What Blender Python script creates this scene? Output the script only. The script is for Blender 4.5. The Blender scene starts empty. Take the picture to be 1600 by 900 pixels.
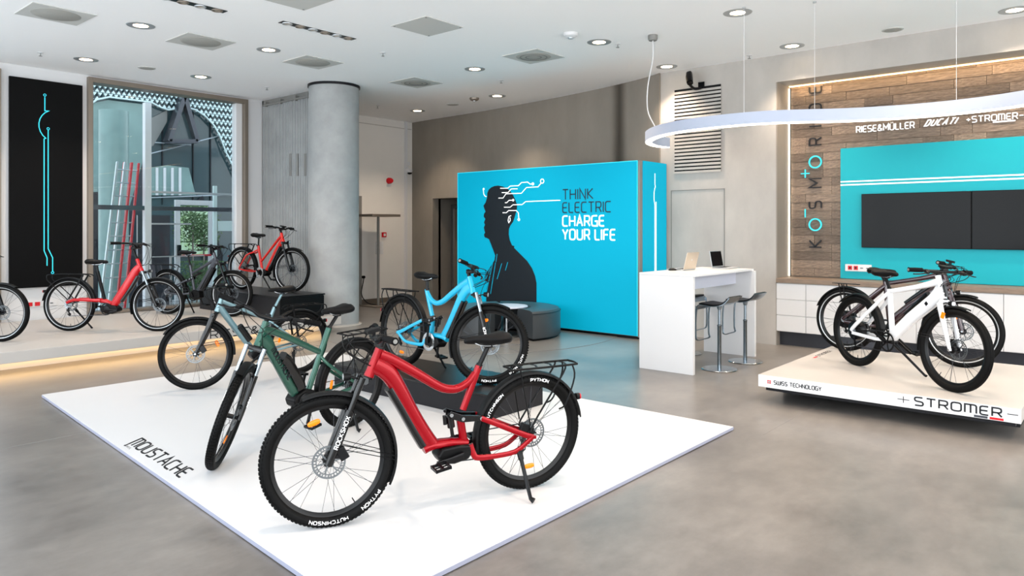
import bpy, bmesh, math, random
from mathutils import Vector, Matrix
R_ = math.radians
random.seed(7)
SC = bpy.context.scene
COL = SC.collection
# ------------------------------------------------------------------ camera
# room axes: X runs to the right-back of the picture, Y to the left-back, Z up
cam_d = bpy.data.cameras.new('camera'); cam = bpy.data.objects.new('camera', cam_d); COL.objects.link(cam)
YAW = math.atan2(973, 1132)
cam.location = (0, 0, 1.65)
cam.rotation_euler = (math.pi/2, 0, YAW-math.pi/2)
cam_d.sensor_width = 36; cam_d.lens = 1132/1600*36; cam_d.shift_y = -93/1600; cam_d.clip_start = .05; cam_d.clip_end = 400
SC.camera = cam
SC.view_settings.view_transform = 'Standard'; SC.view_settings.look = 'None'
SC.view_settings.exposure = 0.48; SC.view_settings.gamma = 1; SC.view_settings.use_curve_mapping = False
# ------------------------------------------------------------------ daylight
W = bpy.data.worlds.new('world'); SC.world = W; W.use_nodes = True
wn = W.node_tree; wb_ = wn.nodes['Background']
_tc = wn.nodes.new('ShaderNodeTexCoord'); _sp = wn.nodes.new('ShaderNodeSeparateXYZ'); _cr = wn.nodes.new('ShaderNodeValToRGB')
wn.links.new(_tc.outputs['Generated'], _sp.inputs[0]); wn.links.new(_sp.outputs['Z'], _cr.inputs[0]); wn.links.new(_cr.outputs[0], wb_.inputs[0])
_cr.color_ramp.elements[0].position = .0; _cr.color_ramp.elements[0].color = (.92, .96, 1, 1)
_cr.color_ramp.elements[1].position = .8; _cr.color_ramp.elements[1].color = (.60, .78, 1, 1)
wb_.inputs[1].default_value = 1.6
def area(name, loc, rot, sx, sy, e, c=(1, 1, 1)):
    l = bpy.data.lights.new(name, 'AREA'); l.shape = 'RECTANGLE'; l.size = sx; l.size_y = sy; l.energy = e; l.color = c
    o = bpy.data.objects.new(name, l); o.location = loc; o.rotation_euler = rot; COL.objects.link(o); return o
# the glazed fronts behind and left of the camera
area('daylight_front_glazing', (3, -4.4, 2.1), (R_(90), 0, 0), 13, 3.8, 380, (1, .97, .93))
area('daylight_side_glazing', (-2.9, 4.5, 2.1), (R_(90), 0, R_(-90)), 15, 3.8, 480, (.90, .96, 1))

# ------------------------------------------------------------------ picture <-> room helpers (used to read real positions on known planes)
B2 = Vector((math.sin(YAW), math.cos(YAW))); A2 = Vector((-B2.y, B2.x))
def ray(px, py):
    d = Vector(((px-800)/1132, 1)); return Vector((d.dot(B2), d.dot(A2), (357-py)/1132))
def onX(px, py, X): r = ray(px, py); t = X/r.x; return Vector((X, r.y*t, 1.65+r.z*t))
def onY(px, py, Y): r = ray(px, py); t = Y/r.y; return Vector((r.x*t, Y, 1.65+r.z*t))
def onZ(px, py, Z): r = ray(px, py); t = (Z-1.65)/r.z; return Vector((r.x*t, r.y*t, Z))

# ------------------------------------------------------------------ materials
def lin(h):
    h = h.lstrip('#'); o = []
    for i in (0, 2, 4):
        c = int(h[i:i+2], 16)/255; o.append(c/12.92 if c <= .04045 else ((c+.055)/1.055)**2.4)
    return (*o, 1)
def mat(name, col, rough=.5, metal=0, emit=0, ecol=None, coat=0, spec=.5, noise=0, nscale=8, bump=0, bscale=200, trans=0, alpha=1, ior=1.45, col2=None, stretch=None, vary=0):
    m = bpy.data.materials.new(name); m.use_nodes = True; nt = m.node_tree; b = nt.nodes['Principled BSDF']
    c = lin(col) if isinstance(col, str) else col
    b.inputs['Base Color'].default_value = c; b.inputs['Roughness'].default_value = rough; b.inputs['Metallic'].default_value = metal
    b.inputs['Specular IOR Level'].default_value = spec; b.inputs['Coat Weight'].default_value = coat; b.inputs['Coat Roughness'].default_value = .05
    b.inputs['Transmission Weight'].default_value = trans; b.inputs['IOR'].default_value = ior; b.inputs['Alpha'].default_value = alpha
    if emit: b.inputs['Emission Color'].default_value = lin(ecol) if ecol else c; b.inputs['Emission Strength'].default_value = emit
    if noise or bump or vary:
        tc = nt.nodes.new('ShaderNodeTexCoord'); mp = nt.nodes.new('ShaderNodeMapping'); nt.links.new(tc.outputs['Object'], mp.inputs[0])
        if stretch: mp.inputs['Scale'].default_value = stretch
    if noise:
        n = nt.nodes.new('ShaderNodeTexNoise'); n.inputs['Scale'].default_value = nscale; n.inputs['Detail'].default_value = 7; n.inputs['Roughness'].default_value = .62
        nt.links.new(mp.outputs[0], n.inputs['Vector'])
        r = nt.nodes.new('ShaderNodeValToRGB'); nt.links.new(n.outputs['Fac'], r.inputs[0])
        d = lin(col2) if col2 else tuple(x*(1-noise) for x in c[:3])+(1,)
        r.color_ramp.elements[0].position = .3; r.color_ramp.elements[0].color = d
        r.color_ramp.elements[1].position = .7; r.color_ramp.elements[1].color = c
        nt.links.new(r.outputs[0], b.inputs['Base Color']); last = r
        if vary:
            oi = nt.nodes.new('ShaderNodeObjectInfo'); hs = nt.nodes.new('ShaderNodeHueSaturation'); ma = nt.nodes.new('ShaderNodeMapRange')
            ma.inputs['To Min'].default_value = 1-vary; ma.inputs['To Max'].default_value = 1+vary
            nt.links.new(oi.outputs['Random'], ma.inputs[0]); nt.links.new(ma.outputs[0], hs.inputs['Value']); nt.links.new(r.outputs[0], hs.inputs['Color']); nt.links.new(hs.outputs[0], b.inputs['Base Color'])
    if bump:
        n2 = nt.nodes.new('ShaderNodeTexNoise'); n2.inputs['Scale'].default_value = bscale; n2.inputs['Detail'].default_value = 3; nt.links.new(mp.outputs[0], n2.inputs['Vector'])
        bp = nt.nodes.new('ShaderNodeBump'); bp.inputs['Strength'].default_value = bump; bp.inputs['Distance'].default_value = .01
        nt.links.new(n2.outputs['Fac'], bp.inputs['Height']); nt.links.new(bp.outputs[0], b.inputs['Normal'])
    return m
M = {}
M['ceil'] = mat('white_ceiling_paint', '#fbfbfb', .85)
M['wallw'] = mat('warm_white_wall_paint', '#dcd9d4', .8, noise=.04, nscale=2)
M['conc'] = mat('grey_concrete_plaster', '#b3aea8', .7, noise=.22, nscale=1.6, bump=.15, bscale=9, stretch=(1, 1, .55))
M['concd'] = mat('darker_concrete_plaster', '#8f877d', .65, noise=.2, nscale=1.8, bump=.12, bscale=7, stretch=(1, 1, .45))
M['colm'] = mat('fair_faced_concrete_column', '#a3a5a5', .6, noise=.22, nscale=3, bump=.15, bscale=14)
M['white'] = mat('white_lacquer', '#d4d4d5', .35)
M['mat'] = mat('white_display_sheet', '#d3d3d4', .38, noise=.02, nscale=1.5)
M['deck'] = mat('white_podium_top', '#b7b2ad', .4, noise=.03, nscale=2)
M['edge'] = mat('pale_lilac_edge', '#c9cbd8', .4)
M['blk'] = mat('black_plastic', '#050506', .42, spec=.2)
M['blkg'] = mat('gloss_black_paint', '#040405', .14, spec=.4, coat=.1)
M['blkm'] = mat('satin_black_metal', '#050507', .32, spec=.25)
M['rub'] = mat('black_rubber', '#050505', .6, spec=.16, bump=.2, bscale=400)
M['rim'] = mat('black_rim', '#060607', .3, spec=.3)
M['steel'] = mat('brushed_steel', '#a9adb0', .22, metal=1)
M['chrome'] = mat('chrome', '#8e9aa3', .2, metal=1)
M['spoke'] = mat('dark_steel_spoke', '#3a3c40', .35, metal=.7)
M['grip'] = mat('rubber_grip', '#060607', .7, spec=.15, bump=.4, bscale=300)
M['saddle'] = mat('saddle_vinyl', '#060607', .5, spec=.2, bump=.15, bscale=250)
M['red'] = mat('metallic_red_paint', '#8c000f', .24, metal=.3, coat=.25, spec=.2)
M['redl'] = mat('bright_red_paint', '#b40614', .25, metal=.1, coat=.3, spec=.4)
M['redo'] = mat('coral_red_paint', '#c01a10', .28, metal=.1, coat=.3, spec=.4)
M['green'] = mat('sea_green_metallic_paint', '#1d4d3f', .26, metal=.4, coat=.4)
M['rotorm'] = mat('brake_rotor_steel', '#6f7477', .38, metal=1)
M['cyanp'] = mat('sky_blue_paint', '#08a2c8', .28, coat=.4)
M['teal'] = mat('steel_blue_grey_paint', '#6f8d94', .28, metal=.5, coat=.6)
M['anth'] = mat('anthracite_paint', '#3a3d45', .3, metal=.4, coat=.5)
M['whp'] = mat('white_gloss_paint', '#dcdee2', .2, coat=1)
M['plum'] = mat('dark_plum_paint', '#2a0f16', .2, metal=.2, coat=1)
M['orange'] = mat('orange_reflector', '#ff7d00', .2, emit=.15, ecol='#ff7d00')
M['yel'] = mat('yellow_plastic', '#f2c200', .4)
M['redr'] = mat('red_lens', '#c80f1c', .2)
M['silv'] = mat('silver_plastic', '#b5b8ba', .35, metal=.6)
M['cyan'] = mat('backlit_cyan_print', '#008cab', .6, spec=.15, emit=.30, ecol='#00b0d0')
M['cyanw'] = mat('cyan_wall_panel', '#129fac', .5, spec=.3)
M['ink'] = mat('black_print', '#0b0f16', .6)
M['inkw'] = mat('white_backlit_print', '#ffffff', .5, emit=.6, ecol='#ffffff')
M['inks'] = mat('backlit_shadow_print', '#04121c', .5)
M['inkb'] = mat('dark_blue_print', '#06384c', .5)
M['inkc'] = mat('cyan_line', '#2fd0e6', .5, emit=.35, ecol='#2fd0e6')
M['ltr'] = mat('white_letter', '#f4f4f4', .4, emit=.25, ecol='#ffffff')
M['grey'] = mat('mid_grey_metal', '#7d7c78', .5)
M['dgrey'] = mat('dark_grey_plinth', '#19191c', .45, spec=.2)
M['plinth'] = mat('charcoal_plinth_top', '#1d1b1a', .3, spec=.3, noise=.1, nscale=3)
M['bronze'] = mat('bronze_frame', '#81776c', .4, metal=.5)
M['wleath'] = mat('grey_leather', '#373b3e', .45, noise=.12, nscale=4, bump=.08, bscale=60)
M['lamp'] = mat('downlight_glow', '#fff2dc', .5, emit=14, ecol='#ffe2b8')
M['led'] = mat('led_strip', '#ffffff', .5, emit=5, ecol='#fff4e2')
M['ledw'] = mat('warm_led_strip', '#ffd9a0', .5, emit=6, ecol='#ffcf8a')
M['pend'] = mat('pendant_white_aluminium', '#aeb6c8', .35)
M['grille'] = mat('grey_speaker_grille', '#a9a8a2', .6, bump=.5, bscale=900)
M['cpan'] = mat('light_grey_ceiling_plate', '#c6c6c2', .6)
M['screen'] = mat('switched_off_screen', '#07080a', .12, spec=.12)
M['lapg'] = mat('champagne_aluminium', '#cdbfae', .35, metal=.6)
M['banner'] = mat('black_banner', '#060607', .6, spec=.12)
M['glass'] = mat('window_glass', (.93, .98, .975, 1), .0, trans=1, ior=1.2)
M['tealdark'] = mat('dark_tinted_glazing', '#32464a', .12, coat=.5)
M['pale'] = mat('pale_aqua_render', '#cfe0de', .6)
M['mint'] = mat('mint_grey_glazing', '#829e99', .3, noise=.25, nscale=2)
M['leafb'] = mat('painted_sunlit_leaves', '#9cc05a', .6, noise=.7, nscale=6, col2='#dfead8')  # brighter leaf colour with the sunlight put into it
M['leaf'] = mat('leaf_green', '#4c6b30', .6, noise=.4, nscale=5)
M['pave'] = mat('outdoor_paving', '#b8bcbc', .8)
M['medge'] = mat('grey_sheet_edge', '#8f92a3', .5)
M['ladr'] = mat('red_ladder_rail', '#c23038', .5)
M['lada'] = mat('aluminium_ladder_rail', '#b9c6cb', .35, metal=.7)
M['sock'] = mat('red_socket', '#c81420', .4)
M['brown'] = mat('walnut_plank', '#8d7b6b', .55, noise=.5, nscale=7, stretch=(8, 1, 9), col2='#54473c', bump=.25, bscale=60, vary=.32)
M['wtop'] = mat('grey_oak_worktop', '#8d7a6a', .5, noise=.35, nscale=7, stretch=(5, 1, 8), bump=.15, bscale=50)
# polished concrete floor
def floor_mat():
    m = bpy.data.materials.new('polished_concrete_floor'); m.use_nodes = True; nt = m.node_tree; b = nt.nodes['Principled BSDF']; L = nt.links.new
    tc = nt.nodes.new('ShaderNodeTexCoord')
    def noise(s, d, r, st=None):
        n = nt.nodes.new('ShaderNodeTexNoise'); n.inputs['Scale'].default_value = s; n.inputs['Detail'].default_value = d; n.inputs['Roughness'].default_value = r
        mp = nt.nodes.new('ShaderNodeMapping'); L(tc.outputs['Object'], mp.inputs[0]); L(mp.outputs[0], n.inputs['Vector'])
        if st: mp.inputs['Scale'].default_value = st
        return n
    n1 = noise(.55, 6, .6); n2 = noise(5, 8, .7, (1, 1.8, 1)); n3 = noise(.25, 2, .5)
    r1 = nt.nodes.new('ShaderNodeValToRGB'); L(n1.outputs['Fac'], r1.inputs[0])
    r1.color_ramp.elements[0].position = .3; r1.color_ramp.elements[0].color = lin('#605c59')
    r1.color_ramp.elements[1].position = .75; r1.color_ramp.elements[1].color = lin('#96908a')
    r2 = nt.nodes.new('ShaderNodeValToRGB'); L(n2.outputs['Fac'], r2.inputs[0])
    r2.color_ramp.elements[0].position = .35; r2.color_ramp.elements[0].color = (.72, .72, .72, 1)
    r2.color_ramp.elements[1].position = .7; r2.color_ramp.elements[1].color = (1, 1, 1, 1)
    mx = nt.nodes.new('ShaderNodeMix'); mx.data_type = 'RGBA'; mx.blend_type = 'MULTIPLY'; mx.inputs[0].default_value = .8
    L(r1.outputs[0], mx.inputs[6]); L(r2.outputs[0], mx.inputs[7])
    L(mx.outputs[2], b.inputs['Base Color'])
    mr = nt.nodes.new('ShaderNodeMapRange'); L(n2.outputs['Fac'], mr.inputs[0]); mr.inputs['To Min'].default_value = .25; mr.inputs['To Max'].default_value = .36
    L(mr.outputs[0], b.inputs['Roughness']); b.inputs['Specular IOR Level'].default_value = .5
    bp = nt.nodes.new('ShaderNodeBump'); bp.inputs['Strength'].default_value = .02; bp.inputs['Distance'].default_value = .01; L(n2.outputs['Fac'], bp.inputs['Height']); L(bp.outputs[0], b.inputs['Normal'])
    return m
M['floor'] = floor_mat()

# ------------------------------------------------------------------ mesh builder
class MB:
    def __init__(s): s.v = []; s.f = []
    def add(s, vs, fs):
        o = len(s.v); s.v += [tuple(v) for v in vs]; s.f += [tuple(i+o for i in f) for f in fs]; return s
    def box(s, x0, x1, y0, y1, z0, z1, mtx=None):
        vs = [Vector((x, y, z)) for z in (z0, z1) for y in (y0, y1) for x in (x0, x1)]
        if mtx: vs = [mtx @ v for v in vs]
        return s.add(vs, [(0, 2, 3, 1), (4, 5, 7, 6), (0, 1, 5, 4), (2, 6, 7, 3), (0, 4, 6, 2), (1, 3, 7, 5)])
    def cbox(s, c, d, mtx=None):
        m = Matrix.Translation(c)
        if mtx: m = m @ mtx.to_4x4()
        return s.box(-d[0]/2, d[0]/2, -d[1]/2, d[1]/2, -d[2]/2, d[2]/2, m)
    def tube(s, pts, rad, n=10, hint=(0, 1, 0), p=2, cap=True, closed=False):
        pts = [Vector(q) for q in pts]; k = len(pts); hint = Vector(hint)
        if not isinstance(rad, list): rad = [rad]*k
        o = len(s.v); vs = []; lat = None
        for i, q in enumerate(pts):
            if closed: T = pts[(i+1) % k]-pts[i-1]
            else: T = pts[min(i+1, k-1)]-pts[max(i-1, 0)]
            T.normalize()
            h = hint if abs(T.dot(hint)) < .93 else (lat if lat is not None else Vector((1, 0, 0)) if abs(T.x) < .8 else Vector((0, 0, 1)))
            lat = (h-T*T.dot(h)).normalized(); nn = T.cross(lat)
            r = rad[i]; a, b = (r, r) if not isinstance(r, tuple) else r
            for j in range(n):
                w = 2*math.pi*(j+.5)/n; c, d = math.cos(w), math.sin(w)
                if p != 2: c = math.copysign(abs(c)**(2/p), c); d = math.copysign(abs(d)**(2/p), d)
                vs.append(q+lat*(a*c)+nn*(b*d))
        fs = []
        for i in range(k if closed else k-1):
            for j in range(n):
                a0 = i*n+j; a1 = i*n+(j+1) % n; b0 = ((i+1) % k)*n+j; b1 = ((i+1) % k)*n+(j+1) % n
                fs.append((a0, a1, b1, b0))
        if cap and not closed: fs += [tuple(range(n-1, -1, -1)), tuple(range((k-1)*n, k*n))]
        return s.add(vs, fs)
    def lathe(s, prof, n=24, mtx=None, closed=False, a0=0, a1=None):
        # profile (r, h) about local Z
        mtx = mtx or Matrix.Identity(4); k = len(prof); full = a1 is None; a1 = 2*math.pi if full else a1; m = n if full else n+1
        vs = []
        for i in range(m):
            w = a0+(a1-a0)*i/n
            for r, h in prof: vs.append(mtx @ Vector((r*math.cos(w), r*math.sin(w), h)))
        fs = []
        for i in range(n):
            i2 = (i+1) % m
            for j in range(k if closed else k-1):
                j2 = (j+1) % k; fs.append((i*k+j, i2*k+j, i2*k+j2, i*k+j2))
        if not full and closed: fs += [tuple(range(k-1, -1, -1)), tuple((m-1)*k+j for j in range(k))]
        return s.add(vs, fs)
    def prism(s, poly, h0, h1, mtx=None):
        mtx = mtx or Matrix.Identity(4); n = len(poly)
        vs = [mtx @ Vector((x, y, h0)) for x, y in poly]+[mtx @ Vector((x, y, h1)) for x, y in poly]
        return s.add(vs, [tuple(range(n-1, -1, -1)), tuple(range(n, 2*n))]+[(i, (i+1) % n, (i+1) % n+n, i+n) for i in range(n)])
    def mesh(s, name, m, smooth=True, bevel=0):
        me = bpy.data.meshes.new(name); me.from_pydata(s.v, [], s.f); me.materials.append(M[m] if isinstance(m, str) else m)
        bm = bmesh.new(); bm.from_mesh(me)
        if bevel:
            bmesh.ops.bevel(bm, geom=[e for e in bm.edges if len(e.link_faces) == 2 and e.calc_face_angle(0) > .6], offset=bevel, segments=2, affect='EDGES', profile=.5, clamp_overlap=True)
        bmesh.ops.remove_doubles(bm, verts=bm.verts, dist=1e-6)
        bmesh.ops.recalc_face_normals(bm, faces=bm.faces); bm.to_mesh(me); bm.free()
        if smooth:
            me.polygons.foreach_set('use_smooth', [True]*len(me.polygons))
            try: me.set_sharp_from_angle(angle=R_(38))
            except Exception: pass
        return me
    def build(s, name, m, parent=None, smooth=True, bevel=0, mtx=None):
        return link(name, s.mesh(name, m, smooth, bevel), parent, mtx)
def link(name, me, parent=None, mtx=None):
    o = bpy.data.objects.new(name, me); COL.objects.link(o)
    if parent: o.parent = parent
    if mtx: o.matrix_local = mtx
    return o
def box(name, x0, x1, y0, y1, z0, z1, m, parent=None, bevel=0): return MB().box(x0, x1, y0, y1, z0, z1).build(name, m, parent, False, bevel)
def empty(name, loc=(0, 0, 0), rz=0):
    o = bpy.data.objects.new(name, None); COL.objects.link(o); o.location = loc; o.rotation_euler = (0, 0, rz); o.empty_display_size = .1; return o
def tag(o, label, cat, group=None):
    o['label'] = label; o['category'] = cat
    if group: o['group'] = group
    return o
def thing(name, label, cat, loc=(0, 0, 0), rz=0, group=None): return tag(empty(name, loc, rz), label, cat, group)
def struct(o): o['kind'] = 'structure'; return o
def sm(pts, k=5):
    P = [Vector(p) for p in pts]; out = []
    for i in range(len(P)-1):
        a = P[max(i-1, 0)]; b = P[i]; c = P[i+1]; d = P[min(i+2, len(P)-1)]
        for j in range(k):
            t = j/k; out.append(.5*((2*b)+(c-a)*t+(2*a-5*b+4*c-d)*t*t+(3*b-a-3*c+d)*t**3))
    return out+[P[-1]]
def interp(vals, n):
    out = []
    for i in range(n):
        t = i/(n-1)*(len(vals)-1); k = min(int(t), len(vals)-2); u = t-k; a, b = vals[k], vals[k+1]
        out.append(tuple(x*(1-u)+y*u for x, y in zip(a, b)) if isinstance(a, tuple) else a*(1-u)+b*u)
    return out
RX = Matrix.Rotation(math.pi/2, 4, 'X')      # local z -> -y
def ring(cx, cy, r, n=24): return [(cx+r*math.cos(2*math.pi*i/n), cy+r*math.sin(2*math.pi*i/n)) for i in range(n)]

# ------------------------------------------------------------------ stroke lettering
def _arc(cx, cy, rx, ry, a0, a1, n=6): return [(cx+rx*math.cos(R_(a0+(a1-a0)*i/n)), cy+ry*math.sin(R_(a0+(a1-a0)*i/n))) for i in range(n+1)]
def rr(x0, y0, x1, y1, r): return _arc(x1-r, y1-r, r, r, 90, 0, 3)[::1]+_arc(x1-r, y0+r, r, r, 0, -90, 3)+_arc(x0+r, y0+r, r, r, -90, -180, 3)+_arc(x0+r, y1-r, r, r, 180, 90, 3)
G = {
 'A': (4, [[(0, 0), (2, 6), (4, 0)], [(.7, 2), (3.3, 2)]]),
 'B': (3.6, [[(0, 0), (0, 6), (2.6, 6), (3.4, 5.4), (3.4, 3.8), (2.6, 3.1), (0, 3.1)], [(2.6, 3.1), (3.6, 2.4), (3.6, .7), (2.8, 0), (0, 0)]]),
 'C': (3.6, [[(3.6, 6), (1.2, 6), (.35, 5.65), (0, 4.8), (0, 1.2), (.35, .35), (1.2, 0), (3.6, 0)]]),
 'D': (3.8, [[(0, 0), (0, 6), (2.4, 6), (3.4, 5.5), (3.8, 4.4), (3.8, 1.6), (3.4, .5), (2.4, 0), (0, 0)]]),
 'E': (3.2, [[(3.2, 6), (1, 6), (.3, 5.7), (0, 5), (0, 1), (.3, .3), (1, 0), (3.2, 0)], [(0, 3), (2.9, 3)]]),
 'F': (3.1, [[(3.1, 6), (.9, 6), (.2, 5.7), (0, 5), (0, 0)], [(0, 3), (2.7, 3)]]),
 'G': (3.8, [[(3.7, 6), (1.2, 6), (.35, 5.65), (0, 4.8), (0, 1.2), (.35, .35), (1.2, 0), (3.8, 0), (3.8, 2.8), (2.2, 2.8)]]),
 'H': (3.8, [[(0, 0), (0, 6)], [(3.8, 0), (3.8, 6)], [(0, 3), (3.8, 3)]]),
 'I': (0, [[(0, 0), (0, 6)]]),
 'K': (3.5, [[(0, 0), (0, 6)], [(3.4, 6), (.3, 3.1), (3.6, 0)]]),
 'L': (3, [[(0, 6), (0, .9), (.3, .2), (.9, 0), (3, 0)]]),
 'M': (4.6, [[(0, 0), (0, 6), (2.3, 2.2), (4.6, 6), (4.6, 0)]]),
 'm': (4.6, [[(0, 0), (0, 6), (3.6, 6), (4.3, 5.7), (4.6, 5), (4.6, 0)], [(2.3, 0), (2.3, 6)]]),
 'N': (3.8, [[(0, 0), (0, 6), (3.8, 0), (3.8, 6)]]),
 'n': (3.8, [[(0, 0), (0, 6), (2.8, 6), (3.5, 5.7), (3.8, 5), (3.8, 0)]]),
 'O': (4, [[(1.2, 6), (2.8, 6), (3.65, 5.65), (4, 4.8), (4, 1.2), (3.65, .35), (2.8, 0), (1.2, 0), (.35, .35), (0, 1.2), (0, 4.8), (.35, 5.65), (1.2, 6)]]),
 'o': (6, [_arc(3, 3, 3, 3, 90, -270, 24)]),
 'P': (3.5, [[(0, 0), (0, 6), (2.5, 6), (3.3, 5.6), (3.5, 4.9), (3.5, 3.9), (3.3, 3.1), (2.5, 2.7), (0, 2.7)]]),
 'R': (3.6, [[(0, 0), (0, 6), (2.5, 6), (3.3, 5.6), (3.5, 4.9), (3.5, 3.9), (3.3, 3.1), (2.5, 2.7), (0, 2.7)], [(2.1, 2.7), (3.7, 0)]]),
 'S': (3.6, [[(3.4, 6), (1, 6), (.25, 5.7), (0, 5), (0, 4.1), (.3, 3.4), (1, 3.1), (2.6, 2.9), (3.3, 2.6), (3.6, 1.9), (3.6, 1), (3.3, .3), (2.6, 0), (.1, 0)]]),
 'T': (3.8, [[(0, 6), (3.8, 6)], [(1.9, 6), (1.9, 0)]]),
 'U': (3.8, [[(0, 6), (0, 1.2), (.35, .35), (1.2, 0), (2.6, 0), (3.45, .35), (3.8, 1.2), (3.8, 6)]]),
 'W': (5.4, [[(0, 6), (0, 1), (.4, 0), (2.7, 0), (2.7, 6)], [(2.7, 0), (4.9, 0), (5.4, 1), (5.4, 6)]]),
 'X': (3.8, [[(0, 0), (3.8, 6)], [(0, 6), (3.8, 0)]]),
 'Y': (3.8, [[(0, 6), (1.9, 2.8), (3.8, 6)], [(1.9, 2.8), (1.9, 0)]]),
 '&': (4, [[(4, 0), (.9, 4), (.8, 5.2), (1.5, 6), (2.4, 5.9), (2.8, 5), (2.2, 4), (.6, 2.8), (0, 1.6), (.5, .4), (1.6, 0), (2.8, .4), (3.9, 2.4)]]),
 '+': (3, [[(0, 3), (3, 3)], [(1.5, 1.5), (1.5, 4.5)]]), '-': (3, [[(0, 3), (3, 3)]]),
}
G['Ü'] = (3.8, G['U'][1]+[[(.9, 7.1), (1.4, 7.1)], [(2.4, 7.1), (2.9, 7.1)]])
def strokes(mb, poly, th, fn, d0, d1):
    """mitred ribbon along a 2D polyline; fn(u, v, d) gives the 3D point"""
    P = [Vector(p) for p in poly]; closed = (P[0]-P[-1]).length < 1e-6 and len(P) > 3
    if closed: P = P[:-1]
    n = len(P); Lf = []; Rt = []
    for i in range(n):
        a = P[i-1] if (i or closed) else None; c = P[(i+1) % n] if (i < n-1 or closed) else None
        d1_ = (P[i]-a).normalized() if a is not None else (c-P[i]).normalized(); d2_ = (c-P[i]).normalized() if c is not None else d1_
        t = (d1_+d2_)
        t = t.normalized() if t.length > .1 else d1_
        nrm = Vector((-t.y, t.x)); s = 1/max(.35, nrm.dot(Vector((-d1_.y, d1_.x))))
        q = P[i].copy()
        Lf.append(q+nrm*(th/2*s)); Rt.append(q-nrm*(th/2*s))
    vs = [fn(p.x, p.y, dd) for dd in (d0, d1) for p in Lf+Rt]; fs = []; m = 2*n
    for i in range(n if closed else n-1):
        j = (i+1) % n
        fs += [(m+i, m+j, m+n+j, m+n+i), (i, n+i, n+j, j), (i, j, m+j, m+i), (n+i, m+n+i, m+n+j, n+j)]
    if not closed: fs += [(0, m, m+n, n), (n-1, 2*n-1, m+2*n-1, m+n-1)]
    mb.add(vs, fs)
def textw(s, gap=1.7, space=3): return sum((space if c == ' ' else G[c][0]+gap) for c in s)-gap
def text(mb, s, fn, h, th, d0=0, d1=.002, gap=1.7, space=3, shear=0, align='l', wide=1):
    k = h/6; u = 0 if align == 'l' else -textw(s, gap, space)*k*wide/2
    for c in s:
        if c == ' ': u += space*k*wide; continue
        w, pl = G[c]
        for p in pl: strokes(mb, [(u+(x*wide+y*shear)*k, y*k) for x, y in p], th, fn, d0, d1)
        u += (w+gap)*k*wide
def flat(O, ux, uy, n):
    O, ux, uy, n = Vector(O), Vector(ux), Vector(uy), Vector(n)
    return lambda u, v, d: O+ux*u+uy*v+n*d
# ================================================================== ROOM
struct(box('floor', -3, 12.2, -4.5, 12.8, -.1, 0, 'floor'))
struct(box('ground_outside', -30, 45, -30, 45, -.3, -.1, 'pave'))
struct(box('ceiling', -3.2, 12.3, -4.6, 12.95, 4.1, 4.3, 'ceil'))
# right wall with the display niche
wr = MB().box(10.21, 10.98, 3.85, 5.70, 0, 4.1).box(10.21, 10.98, -4.5, 3.85, 3.72, 4.1).box(10.78, 10.98, -4.5, 3.85, 0, 3.72)
wr = struct(wr.build('wall_right', 'conc', None, False))
# flush concrete door in the right wall: thin recessed joint
j = MB()
for a in ((10.203, 10.212, 5.485, 5.497, 0, 2.245), (10.203, 10.212, 4.612, 4.624, 0, 2.245), (10.203, 10.212, 4.612, 5.497, 2.233, 2.245)): j.box(*a)
struct(j.build('trim_1', 'grey', None, False))
# louvre slots: every slat its own piece
for i in range(23):
    z = 3.765-i*.0560
    if i == 0: lv = box('louvre_backing', 10.195, 10.207, 4.67, 5.43, 2.50, 3.80, 'blk', wr)
    box('slat', 10.185, 10.20, 4.66, 5.44, z-.036, z-.002, 'conc', wr)
# curved wall towards the lift
cv = [(10.17, 5.68), (10.36, 6.1), (10.575, 6.86), (10.79, 7.93), (10.96, 9.19), (11.08, 10.3), (11.13, 11.05), (11.17, 11.95), (11.23, 12.8)]
cs = [tuple(v)[:2] for v in sm([(x, y, 0) for x, y in cv[:7]], 4)]+cv[7:]
mb = MB()
for (x0, y0), (x1, y1) in zip(cs, cs[1:]):
    zb = 2.32 if y0 > 11.0 and y1 < 12 else 0
    mb.add([(x0, y0, zb), (x1, y1, zb), (x1, y1, 4.1), (x0, y0, 4.1), (x0+.25, y0, zb), (x1+.25, y1, zb), (x1+.25, y1, 4.1), (x0+.25, y0, 4.1)],
           [(0, 1, 2, 3), (4, 7, 6, 5), (0, 4, 5, 1), (3, 2, 6, 7), (0, 3, 7, 4), (1, 5, 6, 2)])
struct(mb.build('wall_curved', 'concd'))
mb = MB().box(11.35, 12.1, 11.0, 11.05, 0, 2.32).box(11.35, 12.1, 11.95, 12.0, 0, 2.32).box(12.05, 12.1, 11.0, 12.0, 0, 2.32).box(11.3, 12.1, 11.0, 12, 2.32, 2.4)
struct(mb.build('wall_lift_recess', 'concd', None, False))
ld = thing('lift_door', 'brushed metal lift door in the dark recess left of the cyan light box', 'lift door', (11.75, 11.45, 0))
MB().box(-.03, .03, -.38, -.005, 0, 2.1).build('door_leaf', 'bronze', ld, False, .004); MB().box(-.03, .03, .005, .38, 0, 2.1).build('door_leaf', 'bronze', ld, False, .004)
MB().box(-.06, .02, -.45, -.38, 0, 2.2).box(-.06, .02, .38, .45, 0, 2.2).box(-.06, .02, -.38, .38, 2.1, 2.2).build('door_frame', 'steel', ld, False, .004)
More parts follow.
